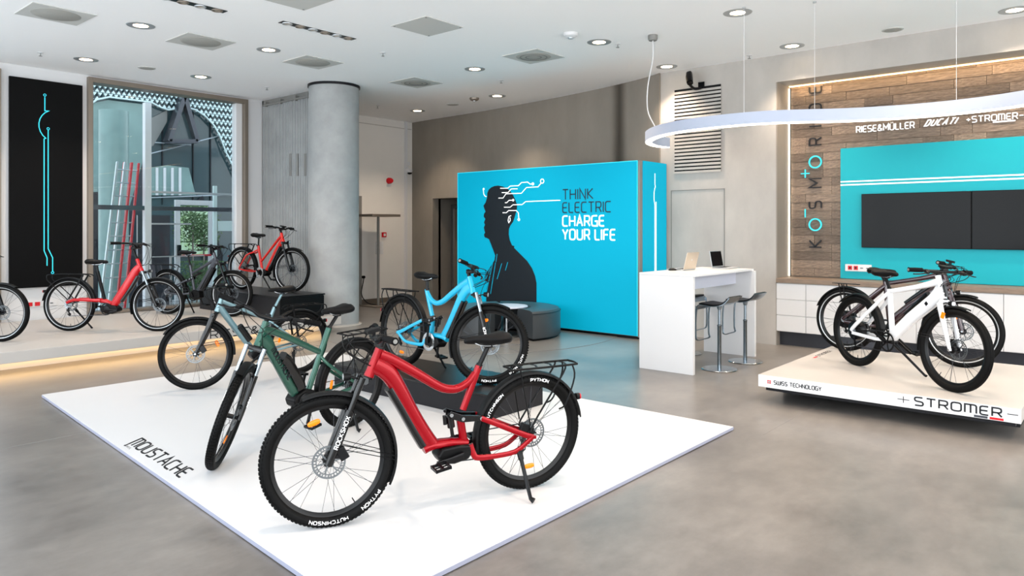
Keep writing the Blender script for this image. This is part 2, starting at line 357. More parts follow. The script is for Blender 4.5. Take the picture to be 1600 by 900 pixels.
# back wall (white, right of the column)
struct(box('wall_back', 7.42, 11.5, 12.7, 12.9, 0, 4.1, 'wallw'))
struct(box('baseboard_back', 9.2, 11.2, 12.675, 12.7, 0, .11, 'bronze'))
struct(box('door_1', 9.0, 9.75, 12.655, 12.7, 0, 2.35, 'grey'))
struct(box('trim_2', 7.5, 11.2, 12.69, 12.7, 3.93, 3.945, 'conc'))
struct(box('trim_3', 10.98, 11.03, 12.64, 12.7, 0.1, 4.1, 'white'))
# ribbed wall ending at the column
rw = struct(box('wall_ribbed', 7.44, 7.56, 10.75, 12.7, 0, 4.1, 'grey'))
mb = MB()
for i in range(36): mb.box(7.412, 7.442, 10.76+i*.0535, 10.76+i*.0535+.040, .26, 3.98)
rb = mb.build('rib', 'colm', rw, False); rb['kind'] = 'stuff'
for px in (454, 465, 477):
    p = onX(px, 258, 7.41); q = onX(px, 240, 7.41); s = onX(px, 275, 7.41); box('slot', 7.400, 7.412, p.y-.028, p.y+.028, s.z, q.z, 'grey', rw)
MB().tube([(7.38, 12.6, 3.99), (7.38, 10.9, 3.99)], .018, 8, (0, 0, 1)).build('ceiling_pipe', 'grey', rw)
for y in (12.5, 12.0, 11.5, 11.1): box('pipe_clip', 7.36, 7.43, y-.02, y+.02, 3.96, 4.05, 'grey', rw)
# window wall on the left side
wl = MB().box(3.18, 4.35, 12.7, 12.95, 0, 4.1).box(7.09, 7.45, 12.7, 12.95, 0, 4.1).box(4.35, 7.09, 12.7, 12.95, 0, .27).box(4.35, 7.09, 12.7, 12.95, 4.07, 4.1).box(-3, 3.18, 12.7, 12.95, 4.0, 4.1).box(-3, 3.18, 12.7, 12.95, 0, .27)
struct(wl.build('wall_left', 'white', None, False))
w1 = empty('window_1'); struct(w1)
MB().box(4.35, 4.42, 12.62, 12.9, .27, 4.07).box(7.02, 7.09, 12.62, 12.9, .27, 4.07).box(4.42, 7.02, 12.62, 12.9, 3.99, 4.07).box(4.42, 7.02, 12.62, 12.9, .27, .31).build('window_frame', 'bronze', w1, False, .005)
MB().box(6.90, 7.02, 12.72, 12.88, .31, 3.99).build('jamb', 'white', w1, False, .004)
MB().box(4.42, 4.46, 12.74, 12.86, .31, 3.99).build('jamb', 'pale', w1, False, .004)
MB().box(4.46, 6.90, 12.80, 12.806, .31, 3.99).build('pane', 'glass', w1, False)
w2 = empty('window_2'); struct(w2)
MB().box(3.10, 3.18, 12.62, 12.9, .27, 4.0).box(-3, 3.1, 12.62, 12.9, 3.92, 4.0).box(-3, 3.1, 12.62, 12.9, .27, .33).box(1.6, 1.66, 12.62, 12.9, .33, 3.92).build('window_frame', 'bronze', w2, False, .005)
MB().box(-3, 3.10, 12.80, 12.806, .33, 3.92).build('pane', 'glass', w2, False)
# glazed fronts behind and beside the camera (posts only)
for nm, pts in (('window_3', [(-3.05, y) for y in (-4.4, -1, 2.4, 5.8, 9.2, 12.6)]), ('window_4', [(x, -4.45) for x in (0.2, 3.4, 6.6, 9.8)])):
    w = empty(nm); struct(w)
    for x, y in pts: box('mullion', x-.05, x+.05, y-.05, y+.05, 0, 4.1, 'bronze', w)
# round floor inlay and joints
fl = MB().lathe([(0.001, .0), (2.41, .0), (2.41, .004), (.001, .004)], 96, Matrix.Translation((8.6, 8.25, 0)))
struct(fl.build('floor_inlay', mat('dark_floor_coating', '#7d7975', .28, noise=.2, nscale=2)))
struct(box('floor_joint', -3, 2.2, 6.43, 6.436, 0, .001, 'grey')); struct(box('floor_joint', 5.7, 7.2, 2.25, 2.254, 0, .001, 'grey'))
# concrete column
t = thing('round_column', 'thick round fair-faced concrete column from floor to ceiling', 'column', (7.455, 10.445, 0))
MB().lathe([(.42, .03), (.42, 4.07)], 64).build('shaft', 'colm', t)
MB().lathe([(.001, 0), (.47, 0), (.47, .012), (.421, .014), (.421, .035), (.001, .035)], 64).build('foot_ring', 'deck', t)
MB().lathe([(.001, 4.06), (.44, 4.06), (.44, 4.1), (.001, 4.1)], 64).build('top_collar', 'dgrey', t)

# ================================================================== OUTSIDE THE WINDOW
ZF = 17.9
def fz(px, py): p = onY(px, py, ZF-.1); return (p.x, p.z)
arch = [fz(*p) for p in ((138, 520), (138, 165), (150, 156), (170, 152), (235, 160), (250, 168), (262, 172), (290, 168), (305, 172), (320, 182), (333, 196), (342, 212), (352, 238), (362, 258), (372, 280), (372, 520))]
def inside(x, y, P):
    c = False
    for i in range(len(P)):
        (x0, y0), (x1, y1) = P[i-1], P[i]
        if (y0 > y) != (y1 > y) and x < (x1-x0)*(y-y0)/(y1-y0)+x0: c = not c
    return c
fa = thing('facade_building', 'building front of white triangle lattice around a dark glazed arch outside the window', 'building', (0, 0, 0))
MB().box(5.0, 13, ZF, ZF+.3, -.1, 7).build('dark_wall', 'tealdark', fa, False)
mb = MB(); mb2 = MB()
mb.box(0, 0, 0, 0, 0, 0); mb.v = []; mb.f = []
for i in range(48):
    for k in range(40):
        x = 5.9+i*.115+(k % 2)*.055; z = 2.4+k*.088
        if inside(x, z, arch) or x > 10.6: continue
        s = .036 if k % 2 else -.036
        mb.add([(x-.045, ZF-.14, z-s), (x+.045, ZF-.14, z-s), (x, ZF-.14, z+s), (x-.045, ZF-.10, z-s), (x+.045, ZF-.10, z-s), (x, ZF-.10, z+s)], [(0, 1, 2), (3, 5, 4), (0, 3, 4, 1), (1, 4, 5, 2), (2, 5, 3, 0)])
o = mb.build('triangle_lattice', 'pale', fa, False); o['kind'] = 'stuff'
MB().tube([(x, ZF-.14, z) for x, z in arch[1:-1]], .022, 6, (0, 1, 0)).build('arch_rim', 'pale', fa)
# triangular dormer frame
def tri(pxs, w, d0, d1, nm, m, par):
    P = [fz(*p) for p in pxs]; mb = MB()
    for a, b in zip(P, P[1:]+P[:1]): mb.tube([(a[0], d0, a[1]), (b[0], d0, b[1])], (d1, w), 4, (0, 1, 0))
    return mb.build(nm, m, par, False)
tri([(281, 152), (257, 222), (301, 222)], .07, ZF-.25, .2, 'triangular_window_frame', 'anth', fa)
MB().prism([fz(*p) for p in ((281, 152), (257, 222), (301, 222))], 0, .02, Matrix.Translation((0, ZF-.2, 0)) @ RX).build('triangular_pane', 'tealdark', fa, False)
A_ = lambda pts, h0, h1, nm, m: MB().prism([fz(*p) for p in pts], h0, h1, Matrix.Translation((0, ZF, 0)) @ RX).build(nm, m, fa, False)
A_([(234, 262), (262, 258), (296, 262), (307, 305), (234, 305)], .03, .06, 'bright_window_panel', 'mint')  # plain mint window panel behind the blind strips
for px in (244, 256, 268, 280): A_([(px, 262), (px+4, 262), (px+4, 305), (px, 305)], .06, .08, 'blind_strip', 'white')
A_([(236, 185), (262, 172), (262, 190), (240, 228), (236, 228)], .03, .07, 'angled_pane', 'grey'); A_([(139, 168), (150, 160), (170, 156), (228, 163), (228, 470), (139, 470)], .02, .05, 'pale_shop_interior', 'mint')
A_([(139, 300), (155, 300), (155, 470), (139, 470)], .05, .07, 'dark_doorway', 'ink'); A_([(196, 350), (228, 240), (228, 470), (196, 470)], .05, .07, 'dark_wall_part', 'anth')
for a, b in (((236, 240), (345, 212)), ((236, 222), (300, 226)), ((234, 309), (372, 304))):
    p, q = fz(*a), fz(*b); MB().tube([(p[0], ZF-.05, p[1]), (q[0], ZF-.05, q[1])], .015, 5, (0, 1, 0)).build('transom', 'silv', fa)
for px in (256, 304, 331): p, q = fz(px, 175), fz(px, 320); MB().box(p[0]-.012, p[0]+.012, ZF-.04, ZF, q[1], p[1]).build('mullion', 'ink', fa, False)
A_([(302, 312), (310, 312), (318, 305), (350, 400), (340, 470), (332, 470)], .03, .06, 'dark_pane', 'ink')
# outside column
t = thing('outside_column', 'pale round column standing outside behind the window glass', 'column', (5.8, 15.5, -.1))
MB().lathe([(.27, 0), (.27, 4.1), (.001, 4.1)], 40).build('shaft', 'mint', t)
# white post and rail of the glazed entrance lobby
lb = thing('lobby_frame', 'white post and grey rails of the glazed lobby outside the window', 'frame', (0, 0, 0))
p0, p1 = onY(225, 300, 13.6), onY(235, 300, 13.6)
MB().box(p0.x, p1.x, 13.55, 13.67, -.1, 3.93).build('post', 'white', lb, False, .005)
MB().box(4.6, p1.x+1.75, 13.58, 13.64, 1.98, 2.06).build('rail', 'anth', lb, False, .004)
MB().box(p1.x, p1.x+1.75, 13.58, 13.64, 2.3, 2.34).build('rail', 'silv', lb, False, .004)
MB().box(p1.x, p1.x+.75, 13.58, 13.64, 1.72, 1.75).build('rail', 'silv', lb, False, .004)
MB().box(p1.x, p1.x+1.0, 13.58, 13.62, 1.12, 1.14).box(p1.x+.35, p1.x+.38, 13.58, 13.62, -.1, 1.12).build('handrail', 'silv', lb, False)
MB().box(p1.x+.02, p1.x+.62, 14.2, 14.25, -.1, 1.9).build('wall_panel', 'anth', lb, False)
MB().box(p1.x+1.35, p1.x+1.42, 13.9, 13.95, -.1, 2.5).box(p1.x+1.45, p1.x+1.75, 13.9, 13.93, 1.6, 1.8).build('side_post', 'pale', lb, False)
# glass door with the red bar
dx0, dx1 = onY(273, 400, 14.6).x, onY(333, 400, 14.6).x; dz = onY(300, 313, 14.6).z
gd = thing('glass_door', 'white framed glass door with red push bar outside the window', 'door', (0, 0, 0))
MB().box(dx0, dx0+.1, 14.57, 14.63, -.08, dz).box(dx1-.1, dx1, 14.57, 14.63, -.08, dz).box(dx0+.1, dx1-.1, 14.57, 14.63, dz-.1, dz).box(dx0+.1, dx1-.1, 14.57, 14.63, -.08, .06).build('door_frame', 'white', gd, False, .006)
MB().box(dx0+.1, dx1-.1, 14.6, 14.606, .06, dz-.1).build('pane', 'glass', gd, False)
MB().tube([(dx0+.08, 14.53, 1.1), (dx1-.08, 14.53, 1.1)], .022, 8, (0, 0, 1)).build('push_bar', 'ladr', gd)
for x in (dx0+.03, dx1-.09): MB().box(x, x+.06, 14.5, 14.57, 1.1, 1.32).build('lock_case', 'blk', gd, False, .005)
# red and aluminium ladders leaning outside
def ladder(x0, x1, x2, x3, y, m, label):
    t = thing('leaning_ladder', label, 'ladder', (0, 0, 0), group='ladders leaning outside the window')
    for a, b in ((x0, x2), (x1, x3)): MB().tube([(a, y, -.08), (b, y+.75, 2.85)], (.032, .022), 4, (0, 1, 0)).build('rail', m, t, False)
    mb = MB()
    for i in range(12):
        f = (i+.7)/12.3; link('rung', MB().tube([(x0+(x2-x0)*f, y+.75*f, -.08+2.93*f), (x1+(x3-x1)*f, y+.75*f, -.08+2.93*f)], .014, 6, (0, 0, 1)).mesh('rung', 'lada'), t)
    return t
lx = onY(165, 500, 13.2).x
for i, (m, lb_) in enumerate((('lada', 'aluminium ladder leaning behind the window, leftmost of the ladders'), ('ladr', 'red railed ladder leaning behind the window, next to the aluminium one'), ('ladr', 'red railed ladder leaning behind the window, nearest the white post'))):
    d = i*.145; ladder(lx-.16+d, lx-.03+d, lx+.44+d*.9, lx+.57+d*.9, 13.12+.03*i, m, lb_)
# shrubs seen through the glass door
leafm = MB()
for i in range(1100):
    c = Vector((max(-.5, min(.5, random.gauss(0, .33))), max(-.45, min(.45, random.gauss(0, .3))), max(-.65, min(.65, random.gauss(0, .42))))); u = Vector((random.uniform(-1, 1), random.uniform(-1, 1), random.uniform(-1, 1))).normalized(); v = u.orthogonal().normalized()
    leafm.add([c-u*.06, c+v*.03, c+u*.06, c-v*.03], [(0, 1, 2, 3)])
lm = leafm.mesh('foliage', 'leaf', False)
for i, (x, z) in enumerate(((7.78, .50), (8.10, 1.55), (8.42, .45), (7.72, 1.75))):
    t = thing('shrub', ('leafy green shrub behind the glass door, low at its left side', 'leafy green shrub filling the middle of the glass door', 'low leafy green shrub right of centre behind the glass door', 'topmost leafy green shrub behind the glass door')[i], 'shrub', (x, 16.1+(i*.35 if i != 3 else .1), z), 0, 'shrubs outside the glass door')
    o = link('foliage', lm, t); o['kind'] = 'stuff'; o.scale = (.62, .62, .62)
    MB().tube([(0, 0, -z-.1), (.03, 0, 0)], .02, 6, (1, 0, 0)).build('stem', 'bronze', t)
A_([(278, 322), (328, 322), (328, 400), (278, 400)], .05, .07, 'painted_daylight_panel', 'leafb')  # opaque panel, daylight on the greenery painted into its colour

# ================================================================== CEILING FITTINGS
def fn_ceiling(spots, build, name, cat, labels, group, rz=0):
    for i, (x, y) in enumerate(spots):
        t = thing(name, labels[i], cat, (x, y, 4.1), rz, group); build(t, i)
dl = [(3.71, 9.1), (3.94, 11.53), (5.6, 11.44), (5.36, 9.01), (8.07, 7.69), (7.97, 5.34), (9.98, 8.94), (10.15, 11.32), (9.84, 5.37), (7.91, 3.42), (9.83, 3.49), (9.84, 1.02)]
dl_l = ['front left above the black banner', 'nearest the black banner', 'above the window between two sprinklers', 'between the left window and the speaker plates', 'in the middle of the ceiling before the column', 'right of the smoke detector', 'reddish one above the lift', 'beside the column at the far corner', 'next to the wall camera', 'above the ring lamp at the top of the picture', 'above the niche edge', 'at the right edge of the picture']
dlm = {}
dlm['ring'] = MB().lathe([(.085, -.004), (.155, -.006), (.16, 0), (.085, 0)], 32, closed=True).mesh('trim_ring', 'silv')
dlm['glow'] = MB().lathe([(.001, -.003), (.084, -.003), (.084, .0), (.001, .0)], 28).mesh('lamp', 'lamp')
def b_dl(t, i):
    link('trim_ring', dlm['ring'], t); link('lamp', dlm['glow'], t)
    L = bpy.data.lights.new('downlight_beam', 'SPOT'); L.energy = 130; L.color = (1, .80, .62); L.spot_size = R_(105); L.spot_blend = .7; L.shadow_soft_size = .07
    o = bpy.data.objects.new('downlight_beam', L); COL.objects.link(o); o.parent = t; o.location = (0, 0, -.03)
fn_ceiling(dl, b_dl, 'ceiling_downlight', 'downlight', ['recessed round downlight, lit, '+s for s in dl_l], 'recessed downlights')
for x, y in ((3.9, 1.2), (5.9, 1.0), (7.9, 1.0), (5.9, 3.3), (1.9, 3.2), (3.9, -1.2), (7.9, -1.2), (9.84, -1.4)):
    L = bpy.data.lights.new('downlight_beam', 'SPOT'); L.energy = 130; L.color = (1, .80, .62); L.spot_size = R_(115); L.spot_blend = .7; L.shadow_soft_size = .07
    o = bpy.data.objects.new('downlight_beam', L); COL.objects.link(o); o.location = (x, y, 4.07)
spk = [(2.88, 9.35), (4.54, 9.28), (6.18, 9.18), (8.17, 9.15), (8.02, 6.49)]
m1 = MB().box(-.32, .32, -.32, .32, -.008, 0).mesh('plate', 'cpan', False); m2 = MB().lathe([(.001, -.014), (.24, -.014), (.25, -.008), (.001, -.008)], 40).mesh('grille', 'grille')
m3 = MB().lathe([(.10, -.018), (.12, -.018), (.12, -.0145), (.10, -.0145)], 32, closed=True).mesh('inner_ring', 'grey')
def b_sp(t, i):
    link('plate', m1, t); link('grille', m2, t)
    if i > 2: link('inner_ring', m3, t); link('inner_ring', MB().lathe([(.18, -.018), (.20, -.018), (.20, -.0145), (.18, -.0145)], 32, closed=True).mesh('inner_ring', 'grey'), t)
fn_ceiling(spk, b_sp, 'ceiling_speaker', 'speaker', ['square speaker plate with round grille, '+s for s in ('the first at the top left corner of the picture', 'second from the left', 'above the ribbed wall', 'beside the column top', 'right of the blank plate')], 'square speaker plates')
for i, ((x, y), l) in enumerate((((5.99, 6.5), 'blank pale grey square plate in the ceiling centre'), ((4.33, 6.75), 'blank grey square plate cut by the top edge of the picture'))):
    t = thing('ceiling_plate', l, 'ceiling plate', (x, y, 4.1)); MB().box(-.31, .31, -.31, .31, -.008, 0).build('plate', 'cpan', t, False, .002)
    mb = MB()
    for a, b in ((-.28, -.28), (.28, -.28), (-.28, .28), (.28, .28)): MB().lathe([(.001, -.012), (.012, -.012), (.012, -.008), (.001, -.008)], 10, Matrix.Translation((a, b, 0))).build('screw', 'grey', t)
sprm = [MB().lathe([(.001, -.012), (.035, -.008), (.04, 0), (.001, 0)], 20).mesh('rosette', 'white'), MB().lathe([(.001, -.055), (.022, -.052), (.022, -.048), (.006, -.045), (.006, -.01), (.001, -.01)], 12).mesh('sprinkler_head', 'grey')]
sps = [(3.37, 11.55), (6.75, 11.4), (6.48, 7.94), (9.21, 11.45), (8.95, 7.93), (9.95, 4.13), (8.2, 5.2)]
fn_ceiling(sps, lambda t, i: (link('rosette', sprm[0], t), link('sprinkler_head', sprm[1], t)), 'fire_sprinkler', 'sprinkler', ['small pendent sprinkler head '+s for s in ('above the black banner', 'above the corner of the ribbed wall', 'between the speaker plates and the blank plate', 'right of the column', 'above the light box', 'above the ring lamp near the right wall', 'above the ring lamp cable rose')], 'ceiling sprinklers')
for i, (x, y) in enumerate([(4.75, 11.43), (10.08, 10.21), (9.82, 2.26)]):
    t = thing('round_vent', ['small round grey vent in the ceiling near the window', 'small round vent in the ceiling above the curved wall', 'small round grey plate in the ceiling above the niche'][i], 'ceiling vent', (x, y, 4.1), 0, 'small round ceiling vents')
    MB().lathe([(.001, -.01), (.10, -.01), (.12, 0), (.001, 0)], 32).build('cover', 'grille', t)
    MB().lathe([(.10, -.012), (.12, -.008), (.125, 0), (.1, 0)], 32, closed=True).build('rim', 'cpan', t)
for i, (x, y, m) in enumerate([(7.38, 5.37, 'white'), (9.85, 9.4, 'bronze')]):
    t = thing('smoke_detector', ['white round smoke detector in the middle of the ceiling', 'small beige smoke detector above the light box'][i], 'smoke detector', (x, y, 4.1))
    MB().lathe([(.001, -.055), (.05, -.055), (.085, -.035), (.09, 0), (.001, 0)], 32).build('housing', m, t); MB().lathe([(.001, -.07), (.03, -.068), (.032, -.055), (.001, -.055)], 20).build('sensor_dome', 'silv', t)
for i, (x0, x1, y) in enumerate([(4.72, 5.78, 7.67), (2.95, 4.10, 7.80)]):
    t = thing('strip_spotlight', ['black recessed strip of six switched-off spotlights in the ceiling', 'black recessed strip of spotlights cut by the top edge of the picture'][i], 'spotlight strip', (0, 0, 4.1))
    MB().box(x0, x1, y-.055, y+.055, -.006, 0).build('housing', 'blkm', t, False, .002)
    for k in range(6):
        cx = x0+(x1-x0)*(k+.5)/6; T_ = Matrix.Translation((cx, y, 0))
        MB().lathe([(.045, -.016), (.06, -.014), (.062, -.006), (.045, -.006)], 24, T_, closed=True).build('spot_ring', 'bronze' if k % 2 else 'silv', t); MB().lathe([(.001, -.012), (.03, -.009), (.044, -.006)], 20, T_).build('spot_lens', 'lapg', t)

# ================================================================== LEFT PODIUM, BANNER
t = thing('left_display_podium', 'long white floating podium with glowing base gap under the left bikes', 'podium', (0, 0, 0))
MB().box(-2.8, 6.99, 9.60, 12.66, .13, .26).build('deck', 'deck', t, False, .004)
MB().box(-2.8, 6.9, 10.0, 12.6, .0, .13).build('recessed_base', 'white', t, False)
MB().box(-2.8, 6.85, 9.93, 9.96, .105, .13).build('led_strip', 'ledw', t, False)
xa, xb_ = onY(329, 520, 9.6).x, onY(484, 512, 9.6).x; mb = MB(); text(mb, 'RIESE&MÜLLER', flat((xa, 9.60, .142), (1, 0, 0), (0, 0, 1), (0, -1, 0)), .098, .015, -.001, .002, gap=1.6, wide=(xb_-xa)/(textw('RIESE&MÜLLER', 1.6)*.098/6)); mb.build('lettering', 'ink', t, False)
tag(box('banner', 3.287, 4.27, 12.64, 12.69, .755, 3.913, 'banner'), 'tall black banner with thin cyan circuit lines left of the window', 'banner')
b = COL.objects['banner']
mb = MB(); F = flat((0, 12.64, 0), (1, 0, 0), (0, 0, 1), (0, -1, 0))
strokes(mb, [(3.745, 3.66), (3.745, 3.45)]+_arc(3.875, 3.23, .21, .24, 112, 236, 8)+[(3.735, 3.02), (3.735, 1.31), (3.775, 1.2), (3.775, 1.08)], .013, F, 0, .002)
strokes(mb, [(3.79, 3.16), (3.79, 1.34), (3.85, 1.2), (3.85, .99)], .013, F, 0, .002)
for c in ((3.745, 3.69), (3.79, 3.18), (3.85, .97)): strokes(mb, ring(*c, .017, 12)+ring(*c, .017, 12)[:1], .008, F, 0, .002)
mb.build('circuit_lines', 'inkc', b, False)
t = thing('floor_socket_plate', 'wall socket plate with red squares low on the wall under the banner', 'socket', (3.66, 12.695, .5))
MB().box(-.16, .26, -.01, .005, -.045, .045).build('plate', 'white', t, False, .003)
for x in (-.1, .0): MB().box(x-.035, x+.035, -.016, -.01, -.03, .03).build('red_socket', 'sock', t, False, .003)
for x in (.1, .19): MB().box(x-.02, x+.02, -.013, -.01, -.006, .006).build('slot', 'ink', t, False)
t = thing('black_box_plinth', 'black box plinth carrying the coral red bike in front of the ribbed wall', 'plinth', (0, 0, 0))
MB().box(6.0, 6.78, 9.78, 12.3, .26, .60).build('body', 'dgrey', t, False, .004); MB().box(5.985, 6.80, 9.76, 12.32, .60, .62).build('top', 'blkm', t, False, .004)
MB().box(6.005, 6.785, 9.77, 9.782, .27, .59).build('front_panel', 'blk', t, False, .002)

# ================================================================== WHITE FLOOR SHEET, CHARCOAL PLINTH
t = thing('white_floor_sheet', 'large thin white board on the floor under the front bikes, lettered at its left edge', 'floor board', (0, 0, 0))
MB().prism([(2.37, 8.08), (1.895, 2.49), (5.67, 2.49), (5.67, 8.0)], .027, .03).build('board', 'mat', t, False)
MB().prism([(2.375, 8.07), (1.90, 2.50), (5.66, 2.50), (5.66, 7.99)], .0, .006).build('underside', 'dgrey', t, False)
MB().prism([(2.368, 8.083), (1.892, 2.487), (5.673, 2.487), (5.673, 8.003)], .006, .027).build('edge_band', 'medge', t, False)
a = onZ(201.5, 693.5, .03); bq = onZ(283, 747.5, .03); c = onZ(222, 684.5, .03)
ux = (bq-a); Lx = ux.length; ux.normalize(); uyv = c-a; h = uyv.length; w = textw('nOUSTACHE', 1.5)*h/6
mb = MB(); FT = flat(a, ux, uyv.normalized(), (0, 0, 1)); wd = Lx/w
text(mb, 'mOUSTACHE', FT, h*.98, .021, -.001, .0015, gap=1.3, wide=Lx/(textw('mOUSTACHE', 1.3)*h/6))
strokes(mb, [(0, h*.98), (-.0, h*.3), (-.0, -.04), (-.012, -.05)], .018, FT, -.001, .0015)
text(mb, 'BIKES', lambda u, v, d: FT(u-.0, v-.05, d), .022, .003, -.001, .0012, gap=4)
mb.build('lettering', 'ink', t, False)
t = thing('charcoal_plinth', 'low charcoal plinth under the sky blue bike on the white board', 'plinth', (0, 0, 0))
MB().box(4.50, 5.24, 4.13, 6.3, .03, .235).build('body', 'dgrey', t, False, .004); MB().box(4.48, 5.26, 4.11, 6.32, .235, .25).build('top', 'plinth', t, False, .003)

# ================================================================== RIGHT PODIUM
t = thing('right_display_podium', 'white podium with black lettering on its front carrying two bikes at the right', 'podium', (0, 0, 0))
MB().box(6.77, 8.95, .66, 2.72, .15, .26).build('deck', 'deck', t, False, .003)
MB().box(6.765, 6.773, .66, 2.72, .148, .26).build('fascia', 'white', t, False)
MB().box(7.30, 8.9, .72, 2.68, 0, .15).build('recessed_base', 'dgrey', t, False)
MB().box(6.80, 6.83, .70, 2.66, .115, .15).box(6.83, 8.9, .70, 2.66, .115, .15).build('dark_under_slab', 'dgrey', t, False)  # solid dark slab directly beneath the deck
FP = flat((6.765, 2.57, 0), (0, -1, 0), (0, 0, 1), (-1, 0, 0))
mb = MB(); text(mb, 'SWISS TECHNOLOGY', lambda u, v, d: FP(u, v+.187, d), .034, .0062, -.001, .0015, gap=1.4, wide=1.0); mb.build('small_lettering', 'ink', t, False)
mb = MB(); S = 'STROmER'; k0 = .062/6; text(mb, S, lambda u, v, d: FP(1.18+u, v+.180, d), .066, .0125, -.001, .0015, gap=1.5, wide=1.55)
strokes(mb, [(1.05, .212), (1.14, .212)], .006, FP, -.001, .0015); strokes(mb, [(1.095, .184), (1.095, .238)], .006, FP, -.001, .0015); strokes(mb, [(1.82, .212), (1.89, .212)], .006, FP, -.001, .0015)
mb.build('large_lettering', 'ink', t, False)
MB().box(6.7635, 6.766, 2.60, 2.632, .187, .218).build('emblem', 'redr', t, False); MB().box(6.762, 6.7638, 2.611, 2.621, .192, .213).box(6.762, 6.7638, 2.6055, 2.6265, .198, .2065).build('emblem_cross', 'white', t, False)
for y, m in ((1.075, 'edge'), (.97, 'anth'), (.865, 'redr')): MB().box(6.7635, 6.766, y-.092, y, .152, .170).build('colour_bar', m, t, False)
mb = MB(); FD = flat((8.15, 2.60, .26), (1, 0, 0), (0, 1, 0), (0, 0, 1)); text(mb, 'STROmER', FD, .045, .008, 0, .0012, wide=1.6); mb.build('deck_lettering', 'ink', t, False)
MB().box(8.0, 8.12, 2.60, 2.625, .26, .2612).build('deck_bar', 'redr', t, False)

# ================================================================== NICHE: planks, panel, screens, cabinets, letters
wn_ = struct(empty('wall_niche'))
struct(box('trim_niche_left', 10.215, 10.775, 3.835, 3.853, 0, 3.72, 'concd'))
pl = MB().box(0, .022, -.5, .5, -.058, .058).mesh('plank', 'brown', False, .002)
rnd = random.Random(3); z = .96; r = 0
while z < 3.70:
    y = 3.81; hh = min(.118, 3.71-z); ylim = 3.0 if z < 2.66 else -.6
    y -= 0; first = True
    while y > ylim:
        Lp = rnd.choice((.35, .55, .75, .95)) * (.6 if first else 1); y2 = max(y-Lp, ylim-.1) if z < 2.66 else y-Lp; first = False
        o = bpy.data.objects.new('plank', pl); COL.objects.link(o); o.parent = wn_
        o.location = (10.690+rnd.uniform(-.006, .006), (y+y2)/2, z+hh/2); o.scale = (1, (y-y2)-.003, (hh-.003)/.116)
        y = y2
    z += .118; r += 1
o = box('cyan_wall_panel', 10.66, 10.69, -2.0, 3.115, .955, 2.765, 'cyanw'); tag(o, 'large cyan wall panel with two white lines behind the screens', 'wall panel')
P = o
for z in (2.30, 2.255):
    MB().box(10.657, 10.661, -2, 3.115, z-.009, z+.009).build('white_line', 'ltr', P, False)
for i, y1 in enumerate((2.83, 1.545)):
    t = thing('wall_screen', ['black switched-off wall screen, left one of the pair on the cyan panel', 'black switched-off wall screen, right one of the pair cut by the picture edge'][i], 'screen', (10.63, y1, 1.39), 0, 'screens on the cyan panel')
    MB().box(-.02, .04, -1.28, 0, 0, .73).build('bezel', 'blk', t, False, .004); MB().box(-.023, -.02, -1.272, -.008, .01, .722).build('display', 'screen', t, False)
mb = MB(); FS = flat((10.606, 2.3, 1.72), (0, -1, 0), (0, 0, 1), (-1, 0, 0))
t = thing('socket_strip', 'white socket strip with two red sockets on the cyan panel', 'socket', (10.655, 3.05, 1.06))
MB().box(-.012, .005, -.34, 0, 0, .095).build('plate', 'white', t, False, .003)
for y in (-.065, -.14): MB().box(-.018, -.012, y-.027, y+.027, .02, .075).build('red_socket', 'sock', t, False, .002); MB().lathe([(.001, .019), (.014, .019), (.014, .018)], 12, Matrix.Translation((0, y, .048)) @ Matrix.Rotation(-math.pi/2, 4, 'Y')).build('socket_hole', 'ink', t)
for y in (-.215, -.29): MB().box(-.015, -.012, y-.018, y+.018, .042, .052).build('slot', 'ink', t, False)
# cabinets
struct(box('baseboard_niche', 10.32, 10.36, -4.4, 3.84, 0, .20, 'anth'))
cols = [(3.845, 3.438, 3), (3.438, 2.99, 3), (2.99, 2.08, 1), (2.08, 1.168, 1), (1.168, .26, 1), (.26, -.65, 1), (-.65, -1.56, 1)]
cl = ['white three-drawer cabinet unit at the left end of the niche', 'white three-drawer cabinet unit, second from the left end of the niche', 'white one-door cabinet right of the drawer units', 'white one-door cabinet behind the white bike front wheel', 'white one-door cabinet at the right picture edge', 'white one-door cabinet beyond the right picture edge', 'white one-door cabinet furthest right in the niche']
for i, (ya, yb, n) in enumerate(cols):
    t = thing('low_cabinet', cl[i], 'cabinet', (0, 0, 0), 0, 'white niche cabinets')
    MB().box(10.235, 10.66, yb+.002, ya-.002, .20, .885).build('body', 'white', t, False)
    for k in range(n):
        h0 = .205+k*.676/n; MB().box(10.21, 10.234, yb+.003, ya-.003, h0+.003, h0+.676/n-.003).build('drawer' if n == 3 else 'door', 'white', t, False, .0015)
o = tag(box('worktop', 10.195, 10.70, -4.3, 3.845, .885, .95, 'wtop', None, .003), 'long grey oak worktop on the white niche cabinets', 'worktop')
o = struct(box('trim_led', 10.64, 10.66, -4.3, 3.82, 3.705, 3.718, 'ledw'))
struct(box('trim_led_side', 10.655, 10.662, 3.818, 3.832, .96, 3.69, 'led'))
for y in (2.9, 1.2, -.6):
    L = bpy.data.lights.new('cove_light', 'AREA'); L.shape = 'RECTANGLE'; L.size = 1.7; L.size_y = .04; L.energy = 3.5; L.color = (1, .68, .36)
    q = bpy.data.objects.new('cove_light', L); COL.objects.link(q); q.location = (10.56, y, 3.67); q.rotation_euler = (0, R_(-28), R_(90)); q.rotation_euler = (Matrix.Rotation(R_(-25), 4, 'Y') @ Matrix.Rotation(R_(90), 4, 'Z')).to_euler()
